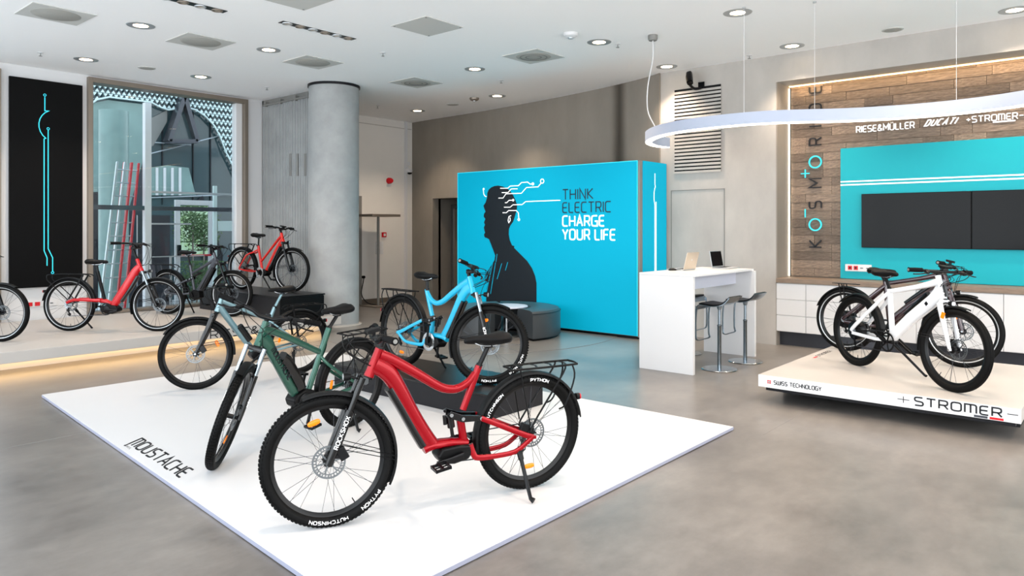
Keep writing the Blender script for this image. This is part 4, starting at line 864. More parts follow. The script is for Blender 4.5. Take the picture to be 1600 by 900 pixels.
def bike(label, X, Y, z, heading, S, group=None, wheels=None):
    b = thing('electric_bicycle', label, 'bicycle', (X, Y, z), R_(heading), group)
    lean = S.get('lean', 0)
    R = S['R']; wbs = S['wb']; w = S.get('tw', .058); P = S['paint']; knob = S.get('knob', False); light = S.get('light', False)
    ht = Vector((S['ht'][0], 0, S['ht'][1])); hb = Vector((S['hb'][0], 0, S['hb'][1])); u = (hb-ht).normalized()
    ax = Vector((wbs, 0, R)); st = R_(S.get('steer', 0))
    SM_ = Matrix.Translation(ht) @ Matrix.Rotation(st, 4, -u) @ Matrix.Translation(-ht)
    # drop of the front when the wheel is turned: pitch the whole bicycle on its rear axle
    hub = SM_ @ ax; nrm = SM_.to_3x3() @ Vector((0, 1, 0)); low = hub.z-R*math.sqrt(max(0, 1-nrm.z**2))
    pitch = math.atan2(low, hub.x)
    LM = Matrix.Rotation(R_(-lean), 4, 'X') @ Matrix.Translation((0, 0, R)) @ Matrix.Rotation(pitch, 4, 'Y') @ Matrix.Translation((0, 0, -R))
    b.matrix_world = Matrix.Translation((X, Y, z)) @ Matrix.Rotation(R_(heading), 4, 'Z') @ LM
    I = None; wd = S.get('words', {})
    wheel('rear_wheel', b, Matrix.Translation((0, 0, R)), R, w, knob, light, .3, wd.get('rear', ()), S.get('rrefl'), S.get('bighub', False))
    wheel('front_wheel', b, SM_ @ Matrix.Translation(ax), R, w, knob, light, .9, wd.get('front', ()), S.get('frefl'))
    # ---- frame
    for nm, pts, rad, k in S['tubes']:
        rp = [Vector((q[0], q[2] if len(q) > 2 else 0, q[1])) for q in pts]
        pp = sm(rp, k) if k > 1 else rp
        rr_ = interp(rad, len(pp)) if isinstance(rad, list) else rad
        pr = S.get('sq', 2.6)
        colr = S.get('tubecol', {}).get(nm, P)
        if any(len(q) > 2 for q in pts):
            for s in (1, -1): MB().tube([(q.x, q.y*s, q.z) for q in pp], rr_, 10, (0, 1, 0), p=pr).build(nm, colr, b)
        else: MB().tube(pp, rr_, 12, (0, 1, 0), p=pr).build(nm, colr, b)
    MB().tube([ht+u*.0, ht+u*.03, hb-u*.03, hb], [(.025, .025), (.023, .024), (.025, .027), (.028, .03)], 16, (0, 1, 0)).build('head_tube', P, b)
    # ---- fork
    f = SM_; cr = hb+u*.022; perp = (ax-hb)-u*((ax-hb).dot(u)); L = (ax-hb).dot(u)
    ft = S.get('fork', 'susp'); fc = S.get('forkcol', 'blkg'); fs_ = S.get('stanchion', 'blkg')
    MB().tube([hb, hb+u*.012], .027, 18, (0, 1, 0)).build('headset', 'blkm', b, True, 0, f)
    if ft == 'susp':
        mb = MB().tube([cr+perp*.6+Vector((0, -.066, 0)), cr+perp*.35+Vector((0, -.03, 0)), cr+perp*.35+Vector((0, .03, 0)), cr+perp*.6+Vector((0, .066, 0))], [(.020, .020), (.018, .022), (.018, .022), (.020, .020)], 10, u, p=3)
        mb.build('fork_crown', 'blkg', b, True, 0, f)
        top = hb+perp+u*.01; mid = hb+perp+u*(L-.285); end = hb+perp+u*(L+.012)
        for s in (1, -1):
            y = Vector((0, .062*s, 0)); MB().tube([top+y, mid+y], .0165, 16, (0, 1, 0)).build('stanchion', fs_, b, True, 0, f)
            lo = MB().tube([mid+y-u*.012, mid+y+u*.012, mid+y+u*.12, end+y-u*.04, end+y], [(.022, .023), (.022, .024), (.0205, .0225), (.018, .021), (.016, .02)], 14, (0, 1, 0)).build('fork_lower', fc, b, True, 0, f)
            if S.get('forkword'):
                mb = MB(); s0 = mid+y+u*.20+Vector((0, s*.0215, 0)); fx = u.cross(Vector((0, 1, 0)))
                tw = textw(S['forkword'])*.02/6*1.3
                sx = -1 if s > 0 else 1
                text(mb, S['forkword'], flat(s0-perp.normalized()*.010*s, -u, fx*s, Vector((0, s, 0))), .02, .0035, -.004, .001, wide=1.3); mb.build('fork_lettering', 'ltr', lo, False)
        a_ = mid+u*.0
        MB().tube(sm([a_+Vector((0, -.06, 0))+u*.02, a_+perp.normalized()*.018+Vector((0, -.045, 0))-u*.018, a_+perp.normalized()*.022-u*.028, a_+perp.normalized()*.018+Vector((0, .045, 0))-u*.018, a_+Vector((0, .06, 0))+u*.02], 4), (.007, .012), 8, u).build('fork_arch', fc, b, True, 0, f)
    else:
        MB().tube(sm([cr+Vector((0, -.055, 0))+u*.045+perp*.3, cr+Vector((0, -.035, 0))+u*.0, cr+Vector((0, .035, 0))+u*.0, cr+Vector((0, .055, 0))+u*.045+perp*.3], 4), [(.02, .02)]*13, 10, u).build('fork_crown', fc, b, True, 0, f)
        for s in (1, -1):
            MB().tube(sm([hb+u*.03+Vector((0, .052*s, 0))+perp*.3, hb+perp*.5+u*(L*.5)+Vector((0, .058*s, 0)), hb+perp+u*(L+.01)+Vector((0, .056*s, 0))], 6), interp([(.018, .03), (.014, .024), (.009, .015)], 13), 12, (0, 1, 0), p=2.4).build('fork_blade', fc, b, True, 0, f)
    # brake caliper, axle ends
    cb = MB().cbox(ax+Vector((-.07, .05, .045)), (.05, .03, .07), Matrix.Rotation(.5, 3, 'Y')).cbox(ax+Vector((-.045, .052, .03)), (.05, .02, .02)); cb.build('front_brake_caliper', 'blkm', b, False, .004, f)
    MB().tube([ax+Vector((0, -.075, 0)), ax+Vector((0, .075, 0))], .009, 12, (1, 0, 0)).build('front_axle', S.get('axlecol', 'steel'), b, True, 0, f)
    MB().cbox(Vector((.06, .052, R+.045)), (.06, .028, .05), Matrix.Rotation(-.4, 3, 'Y')).build('rear_brake_caliper', 'blkm', b, False, .004)
    MB().tube([(0, -.08, R), (0, .08, R)], .009, 12, (1, 0, 0)).build('rear_axle', 'steel', b)
    # ---- cockpit
    fw = Vector((1, 0, 0)); rise = S.get('rise', .02); stem = S.get('stem', .055); sh = S.get('stemh', .05); bw = S.get('barw', .34); back = S.get('sweep', .06)
    s0 = ht-u*sh; bc = s0+fw*stem+Vector((0, 0, S.get('stemup', .01)))
    MB().tube([ht+u*.005, ht-u*(sh+.02)], .0175, 14, (0, 1, 0)).build('spacer_stack', S.get('spacer', 'blkm'), b, True, 0, f)
    MB().tube([s0-fw*.015, s0+fw*.01, bc], [(.02, .02), (.019, .02), (.019, .018)], 12, (0, 1, 0), p=3).build('stem', 'blkm', b, True, 0, f)
    half = lambda s: [bc, bc+Vector((0, .05*s, 0)), bc+Vector((-.005, .10*s, rise*.7)), bc+Vector((-.02, .17*s, rise)), bc+Vector((-back*.6, .26*s, rise+.004)), bc+Vector((-back, bw*s, rise+.002))]
    L_, R2 = sm(half(1), 4), sm(half(-1), 4)
    MB().tube(list(reversed(L_))+R2[1:], [.014]*len(L_+R2[1:]), 12, (1, 0, 0)).build('handlebar', 'blkm', b, True, 0, f)
    for s in (1, -1):
        e = bc+Vector((-back, bw*s, rise+.002)); i_ = bc+Vector((-back*.6, .26*s, rise+.004)); g = (e-i_).normalized(); gs = e-g*.115
        go = MB().tube([gs, gs+g*.01, gs+g*.06, e-g*.01, e+g*.004], [(.020, .020), (.0185, .0185), (.018, .020), (.0185, .0185), (.0215, .0215)], 14, (1, 0, 0)).build('grip', 'grip', b, True, 0, f)
        MB().tube([e+g*.004, e+g*.008], .012, 12, (1, 0, 0)).build('grip_end_cap', 'grey', go)
        lv = bc+Vector((-.02, .20*s, rise)); MB().tube([lv+Vector((0, -.02*s, 0)), lv+Vector((.03, 0, -.012)), lv+Vector((.032, .02*s, -.014))], [(.018, .018), (.018, .020), (.012, .013)], 8, (0, 0, 1)).build('brake_lever_clamp', 'blkm', b, True, 0, f)
        MB().tube(sm([lv+Vector((.032, .02*s, -.014)), lv+Vector((.045, .05*s, -.022)), lv+Vector((.035, .10*s, -.03)), lv+Vector((.02, .14*s, -.032))], 4), (.0055, .009), 8, (0, 0, 1)).build('brake_lever', S.get('levercol', 'blkm'), b, True, 0, f)
        # cables
        q0 = lv+Vector((.03, -.02*s, -.012)); fr = S.get('loop', .11)
        MB().tube(sm([q0, q0+Vector((fr, -.05*s, -.01)), bc+Vector((fr*1.15, .07*s, -.06)), ht+u*.06+Vector((fr*.75, .045*s, 0)), ht+u*.1+Vector((.02, .026*s, 0))], 6), .0033, 6, (0, 1, 0)).build('brake_cable', 'blk', b, True, 0, f)
        MB().tube(sm([q0+Vector((0, -.03*s, .002)), q0+Vector((fr*.8, -.06*s, .012)), bc+Vector((fr*1.0, .02*s, -.05)), hb+u*.0+Vector((fr*.45, .05*s, 0)), hb+u*(L*.5)+perp+Vector((-.02, .07*s, 0)), ax+Vector((-.06, .055*s, .08))] if s > 0 else [q0+Vector((0, -.03*s, .002)), q0+Vector((fr*.9, -.08*s, -.005)), bc+Vector((fr*.7, -.02*s, -.07)), ht+u*.08+Vector((.03, -.025, 0))], 6), .0025, 6, (0, 1, 0)).build('brake_cable', 'blk', b, True, 0, f)
    ctl = bc+Vector((-.01, .155, rise)); MB().cbox(ctl+Vector((-.005, 0, .004)), (.04, .035, .03)).build('mode_switch', 'blk', b, False, .006, f)
    if S.get('display', 1): MB().tube([bc+Vector((-.035, .0, .05)), bc+Vector((.035, 0, .035))], [(.042, .011), (.042, .011)], 8, (0, 1, 0), p=6).build('display_unit', 'blk', b, True, 0, f); MB().cbox(bc+Vector((0, .0, .022)), (.02, .06, .03)).build('display_mount', 'blkm', b, False, .004, f)
    if S.get('bell'): MB().lathe([(.001, .02), (.012, .018), (.018, .01), (.02, 0), (.001, 0)], 16, Matrix.Translation(bc+Vector((.01, -.12, rise+.01)))).build('bell', S['bell'], b, True, 0, f)
    if S.get('headlight', 1):
        hp = hb+perp*1.0+u*.02+Vector((.055, 0, .01)) if ft == 'susp' else hb+Vector((.06, 0, -.03))
        hl_ = MB().tube([hp, hp+Vector((.02, 0, 0)), hp+Vector((.04, 0, 0))], [(.018, .018), (.026, .022), (.026, .022)], 14, (0, 1, 0), p=3).build('headlight', 'blk', b, True, 0, f)
        MB().tube([hp+Vector((.04, 0, 0)), hp+Vector((.043, 0, 0))], (.021, .017), 14, (0, 1, 0), p=3).build('lens', 'silv', hl_)
        MB().tube([hb+perp*.6+u*.03, hp], .005, 6, (0, 1, 0)).build('headlight_bracket', 'blkm', b, True, 0, f)
    # ---- fenders
    if S.get('ffend'):
        a0, a1 = S['ffend']; fender('front_fender', b, f @ Matrix.Translation(ax), R, a0, a1)
        for s in (1, -1):
            for aa in (a1-22,):
                e = Vector(((R+.012)*math.cos(R_(aa)), .034*s, (R+.012)*math.sin(R_(aa)))); m_ = -u*.10
                for dz in (0, .022): MB().tube([ax+m_*.8+Vector((-.02, .062*s, dz)), ax+e+Vector((0, 0, dz))], .0025, 5, (0, 1, 0)).build('fender_stay', 'blkm', b, True, 0, f)
    if S.get('rfend'):
        a0, a1 = S['rfend']; fender('rear_fender', b, Matrix.Translation((0, 0, R)), R, a0, a1)
        a = R_(a1-8); tp = Vector(((R+.03)*math.cos(a), 0, R+(R+.03)*math.sin(a)))
        if S.get('taillight', 1):
            a = R_(a1-20); tp = Vector(((R+.028)*math.cos(a), 0, R+(R+.028)*math.sin(a))); tl = MB().tube([tp, tp+Vector((-.022, 0, .0))], (.02, .02), 12, (0, 1, 0), p=3).build('tail_light', 'blk', b); MB().tube([tp+Vector((-.022, 0, 0)), tp+Vector((-.03, 0, 0))], (.019, .018), 12, (0, 1, 0), p=3).build('red_lens', 'redr', tl)
    # ---- seat
    sp = Vector((S['sp'][0], 0, S['sp'][1])); sx = Vector((S['sad'][0], 0, S['sad'][1]))
    pt = sx+Vector((-.005, 0, -.055))
    MB().tube([sp+(sp-pt)*.15, sp, pt], .0145, 14, (0, 1, 0)).build('seat_post', S.get('post', 'blkm'), b); MB().tube([sp+(sp-pt).normalized()*.012, sp-(sp-pt).normalized()*.012], .020, 14, (0, 1, 0)).build('seat_clamp', 'blkm', b)
    link('saddle', saddle_mesh(), b, Matrix.Translation(sx) @ Matrix.Scale(S.get('sadk', 1.08), 4))
    for s in (1, -1): MB().tube(sm([sx+Vector((-.10, .03*s, -.02)), sx+Vector((-.05, .022*s, -.045)), sx+Vector((.04, .022*s, -.042)), sx+Vector((.10, .012*s, -.018))], 4), .0035, 6, (0, 1, 0)).build('saddle_rail', 'steel', b)
    MB().cbox(pt+Vector((0, 0, .01)), (.05, .05, .028)).build('saddle_clamp', 'blkm', b, False, .006)
    # ---- drive
    pm = pedal_mesh(); bb = Vector((S['bb'][0], 0, S['bb'][1])); ca = S.get('crank', -5)
    if S.get('motor') is not None:
        mp = S['motor']; MB().prism([(x, z_) for x, z_ in mp], -.058, .058, RX).build('motor', 'blk', b, False, .012)
        if S.get('motordisc'):
            mx_, mz_, mr = S['motordisc']
            for s in (1, -1): MB().lathe([(.001, .012), (mr*.8, .012), (mr, .006), (mr, 0), (.001, 0)], 28, Matrix.Translation((mx_, .058*s, mz_)) @ (WR if s > 0 else RX)).build('motor_cover', 'blkm', b)
    MB().tube([bb+Vector((0, -.072, 0)), bb+Vector((0, .072, 0))], .016, 14, (1, 0, 0)).build('crank_axle', 'blkm', b)
    for s in (1, -1):
        an = R_(ca if s > 0 else ca+180); Rm = Matrix.Translation(bb+Vector((0, s*.074, 0))) @ Matrix.Rotation(-an, 4, 'Y')
        if s < 0: Rm = Rm @ Matrix.Scale(-1, 4, (0, 1, 0))
        ao = link('crank_arm', pm['arm'], b, Rm)
        e = Rm @ Vector((.17, .012, 0)); q = Matrix.Translation(e)
        if s < 0: q = q @ Matrix.Rotation(math.pi, 4, 'Z')
        link('pedal', pm['p'], b, q @ Matrix.Rotation(S.get('ptilt', .15), 4, 'Y'))
    k = S.get('ringk', 1.0); cyy = -.050
    link('chainring', pm['ring'], b, Matrix.Translation(bb+Vector((0, cyy, 0))) @ Matrix.Diagonal((k, 1, k, 1)))
    if S.get('guard', 0): MB().lathe([(.06, .001), (.088, .001), (.090, .0), (.088, -.003), (.06, -.003)], 40, Matrix.Translation(bb+Vector((0, cyy-.007, 0))) @ RX, closed=True).build('chain_guard', 'silv', b)
    link('cassette', pm['cass'], b, Matrix.Translation((0, 0, R)))
    link('derailleur', pm['der'], b, Matrix.Translation((.012, -.045, R-.075)) @ Matrix.Rotation(-.35, 4, 'Y'))
    rr0 = .08*k
    MB().tube([(bb.x, cyy, bb.z+rr0), (.0, -.043, R+.04)], (.003, .0045), 4, (0, 1, 0)).tube([(bb.x, cyy, bb.z-rr0), (.03, -.043, R-.15), (.0, -.043, R-.13), (-.004, -.043, R-.10)], (.003, .0045), 4, (0, 1, 0)).build('chain', 'spoke', b, False)
    if S.get('shock'):
        a_, c_ = [Vector((q[0], 0, q[1])) for q in S['shock']]; dd = (c_-a_)
        MB().tube([a_, a_+dd*.1, a_+dd*.12, a_+dd*.6, a_+dd*.62, c_], [.012, .013, .023, .023, .011, .011], 14, (0, 1, 0)).build('rear_shock', 'blkg', b); MB().tube([a_+Vector((.03, .0, -.01)), a_+dd*.45+Vector((.035, 0, 0))], .012, 10, (0, 1, 0)).build('shock_reservoir', 'blkg', b)
        for s in (1, -1):
            for q in S['rocker']: MB().lathe([(.001, .006), (.011, .006), (.011, 0), (.001, 0)], 14, Matrix.Translation((q[0], .048*s if s > 0 else -.048, q[1])) @ (WR if s > 0 else RX)).build('pivot_bolt', 'steel', b)
            MB().prism([(x+dx, z_+dz) for (x, z_), (dx, dz) in zip(S['rocker']+S['rocker'][::-1], [(0, .022), (0, .02), (0, .016), (0, -.016), (0, -.022), (0, -.022)])], s*.034, s*.046, RX).build('rocker_link', 'blkg', b, False, .002)
    if S.get('battery'):
        pts = S['battery']; pp = [Vector((q[0], 0, q[1])) for q in pts]
        MB().tube(pp, S.get('batr', (.036, .022)), 12, (0, 1, 0), p=4).build('battery', 'blkg' if not S.get('batcol') else S['batcol'], b)
    # ---- rack
    rk = S.get('rack')
    if rk == 'std':
        x0, x1, zr = S['rk']; wv = .062
        MB().tube(sm([(x0, 0, zr), (x0, wv*.7, zr), (x0-.03, wv, zr), (x1+.04, wv, zr), (x1+.0, wv*.6, zr), (x1-.01, 0, zr), (x1, -wv*.6, zr), (x1+.04, -wv, zr), (x0-.03, -wv, zr), (x0, -wv*.7, zr)], 3), .007, 8, (0, 0, 1), closed=True).build('rack_rail', 'blk', b)
        for i in range(4): x = x0+(x1-x0)*(i+.6)/4.4; MB().tube([(x, -wv, zr), (x-.02, 0, zr+.002), (x, wv, zr)], (.008, .003), 6, (1, 0, 0)).build('rack_crossbar', 'blk', b)
        for s in (1, -1):
            MB().tube(sm([(x1+.10, wv*s, zr), (x1+.11, wv*s*1.05, zr-.05), (.02, .075*s, R+.05), (-.01, .075*s, R+.01)], 4), .006, 8, (0, 1, 0)).build('rack_leg', 'blk', b)
            MB().tube(sm([(x1+.04, wv*s, zr), (x1+.03, wv*s*1.2, zr-.08), (x1+.09, wv*s*1.25, R+.17), (x1+.14, .078*s, R+.14)], 4), .0055, 8, (0, 1, 0)).build('pannier_rail', 'blk', b)
            MB().tube(sm([(x0-.05, wv*s, zr), (x0-.06, wv*s, zr-.06), (.03, .072*s, R+.06)], 4), .0045, 8, (0, 1, 0)).build('rack_leg', 'blk', b)
    elif rk == 'loop':
        x0, x1, zr = S['rk']; wv = .058
        for s in (1, -1):
            MB().tube(sm([(x0+.06, wv*.6*s, zr-.03), (x0, wv*s, zr), (x0-.2, wv*s, zr+.004), (x1+.03, wv*s, zr), (x1-.01, wv*s, zr-.03), (x1, wv*s, zr-.08), (x1+.06, wv*1.1*s, zr-.13), (.02, .072*s, R+.07)], 4), .0065, 8, (0, 1, 0)).build('rack_rail', 'blk', b)
            MB().tube([(x0-.03, wv*s, zr-.005), (.03, .072*s, R+.08)], (.006, .012), 8, (0, 1, 0)).build('rack_leg', 'blk', b)
        for i in range(3): x = x0-.05+(x1-x0+.1)*i/2.2; MB().tube([(x, -wv, zr), (x, wv, zr)], .005, 6, (1, 0, 0)).build('rack_crossbar', 'blk', b)
    elif rk == 'slab':
        x0, x1, zr = S['rk']
        MB().box(x1, x0, -.035, .035, zr, zr+.008).build('rack_rail', 'blk', b, False, .003)
        for s in (1, -1):
            for xx in (x1+.08, x1+.14): MB().tube([(xx, .03*s, zr), (.02, .072*s, R+.06)], .006, 8, (0, 1, 0)).build('rack_leg', 'blk', b)
    elif rk == 'plate':
        x0, x1, zr = S['rk']
        for s in (1, -1):
            MB().tube(sm([(x0, .05*s, zr-.04), (x0-.1, .07*s, zr), (x1+.05, .07*s, zr), (x1, .06*s, zr)], 3), .008, 8, (0, 1, 0)).build('rack_rail', 'blk', b)
            MB().prism([(x1+.02, zr), (x1+.10, zr), (x1+.17, R+.12), (x1+.12, R+.10)], .074*s, .068*s, RX).build('rack_side_plate', P, b, False, .002)
            MB().tube([(x0-.04, .068*s, zr-.01), (.04, .07*s, R+.06)], .006, 8, (0, 1, 0)).build('rack_leg', 'blk', b)
        for i in range(3): x = x0+(x1-x0)*(i+.5)/3; MB().tube([(x, -.07, zr), (x, .07, zr)], .006, 6, (1, 0, 0)).build('rack_crossbar', 'blk', b)
    # ---- kickstand
    kx, kz, fx_, fy = S.get('kick', (.07, .27, .09, .20))
    foot = Vector((fx_, fy, 0)); foot.z = -fy*math.tan(R_(-lean))*-1 if lean else 0
    foot.z = fy*math.tan(R_(lean))+.012
    ks = Vector((kx, .062, kz)); MB().tube([ks, ks+(foot-ks)*.18, ks+(foot-ks)*.2, foot+(ks-foot)*.04], [(.016, .020), (.016, .018), (.011, .013), (.010, .012)], 10, (0, 1, 0)).build('kickstand', 'blkm', b); MB().tube([foot+(ks-foot)*.06, foot+Vector((-.012, .008, .006))], [(.011, .012), (.012, .018)], 8, (0, 1, 0)).build('kickstand_foot', 'blk', b)
    for fn in S.get('extra', ()): fn(b, SM_)
    return b
# ---- full-suspension trekking frame (red and sky blue bicycles)
def fs_frame(paint, **kw):
    S = dict(R=.358, wb=1.245, ht=(.965, .955), hb=(1.027, .80), paint=paint, knob=True, lean=2.5, tw=.06, light=False,
        tubes=[
        ('top_tube', [(.965, .915), (.90, .885), (.80, .825), (.707, .765), (.62, .708), (.56, .682), (.50, .675), (.45, .69), (.405, .72), (.375, .755)], [(.024, .034), (.023, .030), (.021, .026), (.020, .024), (.019, .022)], 3),
        ('down_tube', [(.995, .865), (.945, .835), (.90, .79), (.85, .71), (.79, .60), (.73, .495), (.67, .40), (.64, .355)], [(.030, .050), (.034, .052), (.036, .046), (.036, .042), (.036, .042), (.036, .045)], 3),
        ('seat_tube', [(.352, .80), (.385, .715), (.452, .545)], [(.020, .021), (.020, .021), (.019, .020)], 2),
        ('seat_tube_base', [(.47, .50), (.452, .40), (.44, .34)], (.024, .024), 1),
        ('motor_shell', [(.70, .345), (.64, .362), (.52, .362), (.425, .345)], [(.036, .030), (.040, .026), (.038, .024), (.034, .028)], 2),
        ('chainstay', [(.42, .345, .045), (.40, .285, .052), (.37, .262, .056), (.25, .258, .062), (.13, .268, .068), (.05, .315, .070), (.0, .352, .072)], [(.010, .018), (.011, .019), (.010, .016), (.010, .015), (.009, .015)], 3),
        ('seatstay', [(.352, .494, .046), (.20, .425, .060), (.05, .355, .069), (-.01, .345, .072)], [(.009, .016), (.009, .017), (.009, .018), (.008, .016)], 2),
        ],
        battery=[(.912, .722), (.843, .605), (.755, .447), (.706, .365)], batr=(.033, .022),
        motor=[(.60, .345), (.50, .352), (.42, .345), (.405, .30), (.43, .262), (.52, .245), (.60, .255), (.63, .30)], bb=(.475, .30),
        shock=[(.539, .533), (.515, .395)], rocker=[(.545, .535), (.471, .505), (.352, .494)],
        sp=(.350, .80), sad=(.30, .965), crank=-8, rack='std', rk=(.15, -.31, .765), rfend=(-14, 172), ffend=(68, 206), kick=(.10, .27, .11, .245),
        forkcol='blkg', stanchion='blkg', forkword='ROCKSHOX', axlecol='yel', frefl=(70,), rrefl=(268,), loop=.13, steer=-20)
    S.update(kw); return S
W_ = (('HUTCHINSON', -108, 1, .017, 'ltr'), ('PYTHON', -146, 1, .017, 'ltr'))
bike('glossy red full-suspension electric bicycle with black rack in the foreground', 3.50, 2.88, .03, 158.3,
     fs_frame('red', steer=-9, words={'front': W_, 'rear': (('PYTHON', 88, 1, .017, 'ltr'), ('HUTCHINSON', 20, 1, .015, 'ltr'))}))
Wb = tuple((a, b, -1, d, e) for a, b, c, d, e in (('PYTHON', 290, -1, .017, 'ltr'), ('HUTCHINSON', 350, -1, .017, 'ltr')))
bike('sky blue full-suspension electric bicycle standing on the low charcoal plinth', 4.88, 5.68, .25, -93,
     fs_frame('cyanp', steer=36, stanchion='chrome', forkcol='blkg', forkword='XCR', crank=-100, guard=1, frefl=(110,), words={'front': Wb}, sad=(.36, .94), sp=(.362, .80), axlecol='steel', kick=(.40, .26, .46, .19)))
# ---- green hardtail
def tube_lettering(b, f):
    mb = MB(); d = Vector((-.555, 0, -.832)); text(mb, 'mOUSTACHE', flat((.838, .0335, .757), d, (-.832, 0, .555), (0, 1, 0)), 0.040, .0055, -.009, .0012, gap=1.2, wide=1.0)
    mb.build('frame_lettering', 'ink', b, False)
bike('sea green electric bicycle with wide handlebar, its front wheel turned to the camera', 3.626, 4.87, .03, -172.5, dict(R=.358, wb=1.165, ht=(.868, .965), hb=(.935, .80), paint='green', knob=True, tw=.058, lean=4, steer=42,
    tubes=[('top_tube', [(.885, .905), (.80, .885), (.60, .79), (.42, .70), (.345, .665)], [(.024, .032), (.022, .026), (.019, .023), (.018, .021)], 3),
           ('down_tube', [(.915, .865), (.86, .82), (.78, .69), (.66, .50), (.575, .375)], [(.030, .055), (.032, .050), (.030, .036), (.030, .034), (.030, .036)], 3),
           ('seat_tube', [(.272, .845), (.345, .665), (.46, .37)], [(.022, .022), (.021, .022), (.021, .021)], 2),
           ('chainstay', [(.43, .33, .035), (.36, .31, .055), (.15, .335, .065), (0, .352, .07)], (.010, .015), 3),
           ('seatstay', [(.355, .64, .012), (.31, .575, .045), (.15, .46, .062), (0, .365, .07)], [(.009, .013), (.009, .014), (.009, .013)], 3)],
    battery=[(.72, .685), (.68, .655), (.55, .455), (.54, .42)], batr=(.038, .045), motor=[(.60, .39), (.52, .42), (.43, .395), (.40, .33), (.44, .28), (.54, .26), (.61, .30), (.63, .35)], motordisc=(.53, .335, .06), bb=(.47, .325),
    sp=(.270, .845), sad=(.20, .99), crank=-72, rack='std', rk=(.12, -.33, .775), rfend=(-12, 172), ffend=(70, 150), forkcol='blkg', stanchion='chrome', forkword='XCM', barw=.36, rise=.03, sweep=.09, stemh=.035, post='blkm', headlight=0, frefl=(250,), rrefl=(8,), kick=(.08, .27, .10, .20), display=0, extra=(tube_lettering,)))
# ---- steel blue-grey city bicycle behind the green one
bike('steel blue-grey electric city bicycle with rigid black fork behind the green bicycle', 4.55, 7.06, .03, 173, dict(R=.355, wb=1.09, ht=(.835, .93), hb=(.89, .77), paint='teal', tw=.05, lean=2.5, steer=-28,
    tubes=[('top_tube', [(.855, .885), (.60, .76), (.33, .63)], [(.021, .026), (.017, .018), (.016, .017)], 2),
           ('down_tube', [(.875, .83), (.70, .58), (.50, .32)], [(.026, .034), (.027, .031), (.028, .030)], 2),
           ('seat_tube', [(.275, .77), (.33, .63), (.44, .33)], (.019, .019), 2),
           ('chainstay', [(.42, .31, .03), (.30, .31, .055), (0, .35, .068)], (.009, .012), 2), ('seatstay', [(.33, .63, .014), (.28, .58, .045), (0, .36, .068)], (.008, .010), 2)],
    battery=[(.66, .60), (.55, .44)], batr=(.036, .036), motor=[(.53, .32), (.46, .35), (.39, .32), (.38, .27), (.44, .23), (.52, .24), (.55, .28)], bb=(.45, .29), sp=(.272, .77), sad=(.20, .965), post='teal', crank=-35, rack='loop', rk=(.12, -.30, .77),
    rfend=(-10, 165), ffend=(35, 185), fork='rigid', forkcol='blkg', barw=.32, sweep=.10, rise=.03, stemh=.06, frefl=(155,), rrefl=(15,), headlight=0, kick=(.08, .27, .12, .19)))
# ---- low-step bright red city bicycle on the left podium
bike('bright red low-step electric city bicycle on the left podium before the ladders', 3.545, 10.98, .26, -51, dict(R=.355, wb=1.22, ht=(.925, .975), hb=(.995, .81), paint='redl', tw=.05, light=True, lean=1, steer=3, tubecol={'seat_tube': 'blk'},
    tubes=[('down_tube', [(.965, .88), (.90, .80), (.78, .60), (.66, .42), (.60, .335)], [(.030, .040), (.034, .056), (.036, .058), (.036, .056), (.036, .045)], 3),
           ('seat_tube', [(.385, .80), (.45, .55), (.50, .36)], (.020, .021), 1),
           ('stay_beam', [(.58, .36), (.50, .40), (.42, .415)], [(.035, .036), (.030, .034), (.026, .030)], 2),
           ('chainstay', [(.44, .415, .03), (.34, .42, .055), (.10, .425, .068), (0, .385, .070)], [(.011, .024), (.011, .022), (.010, .020), (.009, .018)], 2)],
    battery=[(.945, .745), (.86, .60), (.72, .40)], batr=(.028, .022), motor=[(.66, .345), (.55, .365), (.47, .33), (.46, .28), (.52, .24), (.62, .235), (.70, .27), (.70, .31)], motordisc=(.54, .30, .05), bb=(.54, .30), sp=(.387, .80), sad=(.375, .945),
    crank=175, rack='loop', rk=(.25, -.27, .765), rfend=(-8, 172), ffend=(58, 200), forkcol='blkg', stanchion='chrome', stemh=.16, stem=.075, rise=.05, sweep=.20, barw=.32, kick=(.03, .30, .22, .16), loop=.15))
# ---- coral red bicycle on the black box
bx = dict(R=.352, wb=1.18, ht=(.925, .955), hb=(.98, .81), paint='redo', tw=.055, light=True, lean=1, steer=8,
    tubes=[('top_tube', [(.945, .905), (.88, .87), (.64, .645), (.455, .475)], [(.020, .030), (.018, .022), (.016, .018), (.016, .018)], 2),
           ('down_tube', [(.965, .85), (.89, .76), (.72, .52), (.60, .34)], [(.026, .040), (.028, .040), (.028, .034), (.028, .03)], 2),
           ('seat_tube', [(.385, .745), (.43, .56), (.485, .36)], (.019, .020), 1),
           ('chainstay', [(.46, .335, .03), (.30, .31, .058), (0, .345, .07)], (.009, .013), 2), ('seatstay', [(.40, .68, .014), (.30, .625, .045), (.16, .575, .058), (0, .36, .07)], (.009, .013), 2)],
    battery=[(.93, .73), (.76, .47), (.67, .34)], batr=(.032, .034), motor=[(.62, .34), (.50, .36), (.44, .31), (.48, .25), (.60, .24), (.66, .29)], bb=(.49, .295), sp=(.387, .745), sad=(.40, .925),
    crank=-45, rack='loop', rk=(.25, -.27, .765), rfend=(-8, 168), ffend=(60, 200), forkcol='blkg', stanchion='blkg', barw=.33, sweep=.07, stemh=.06, kick=(.40, .27, .50, .16), guard=1, headlight=1)
bike('coral red electric bicycle standing on the black box plinth by the column', 6.345, 11.50, .62, -79.5, bx)
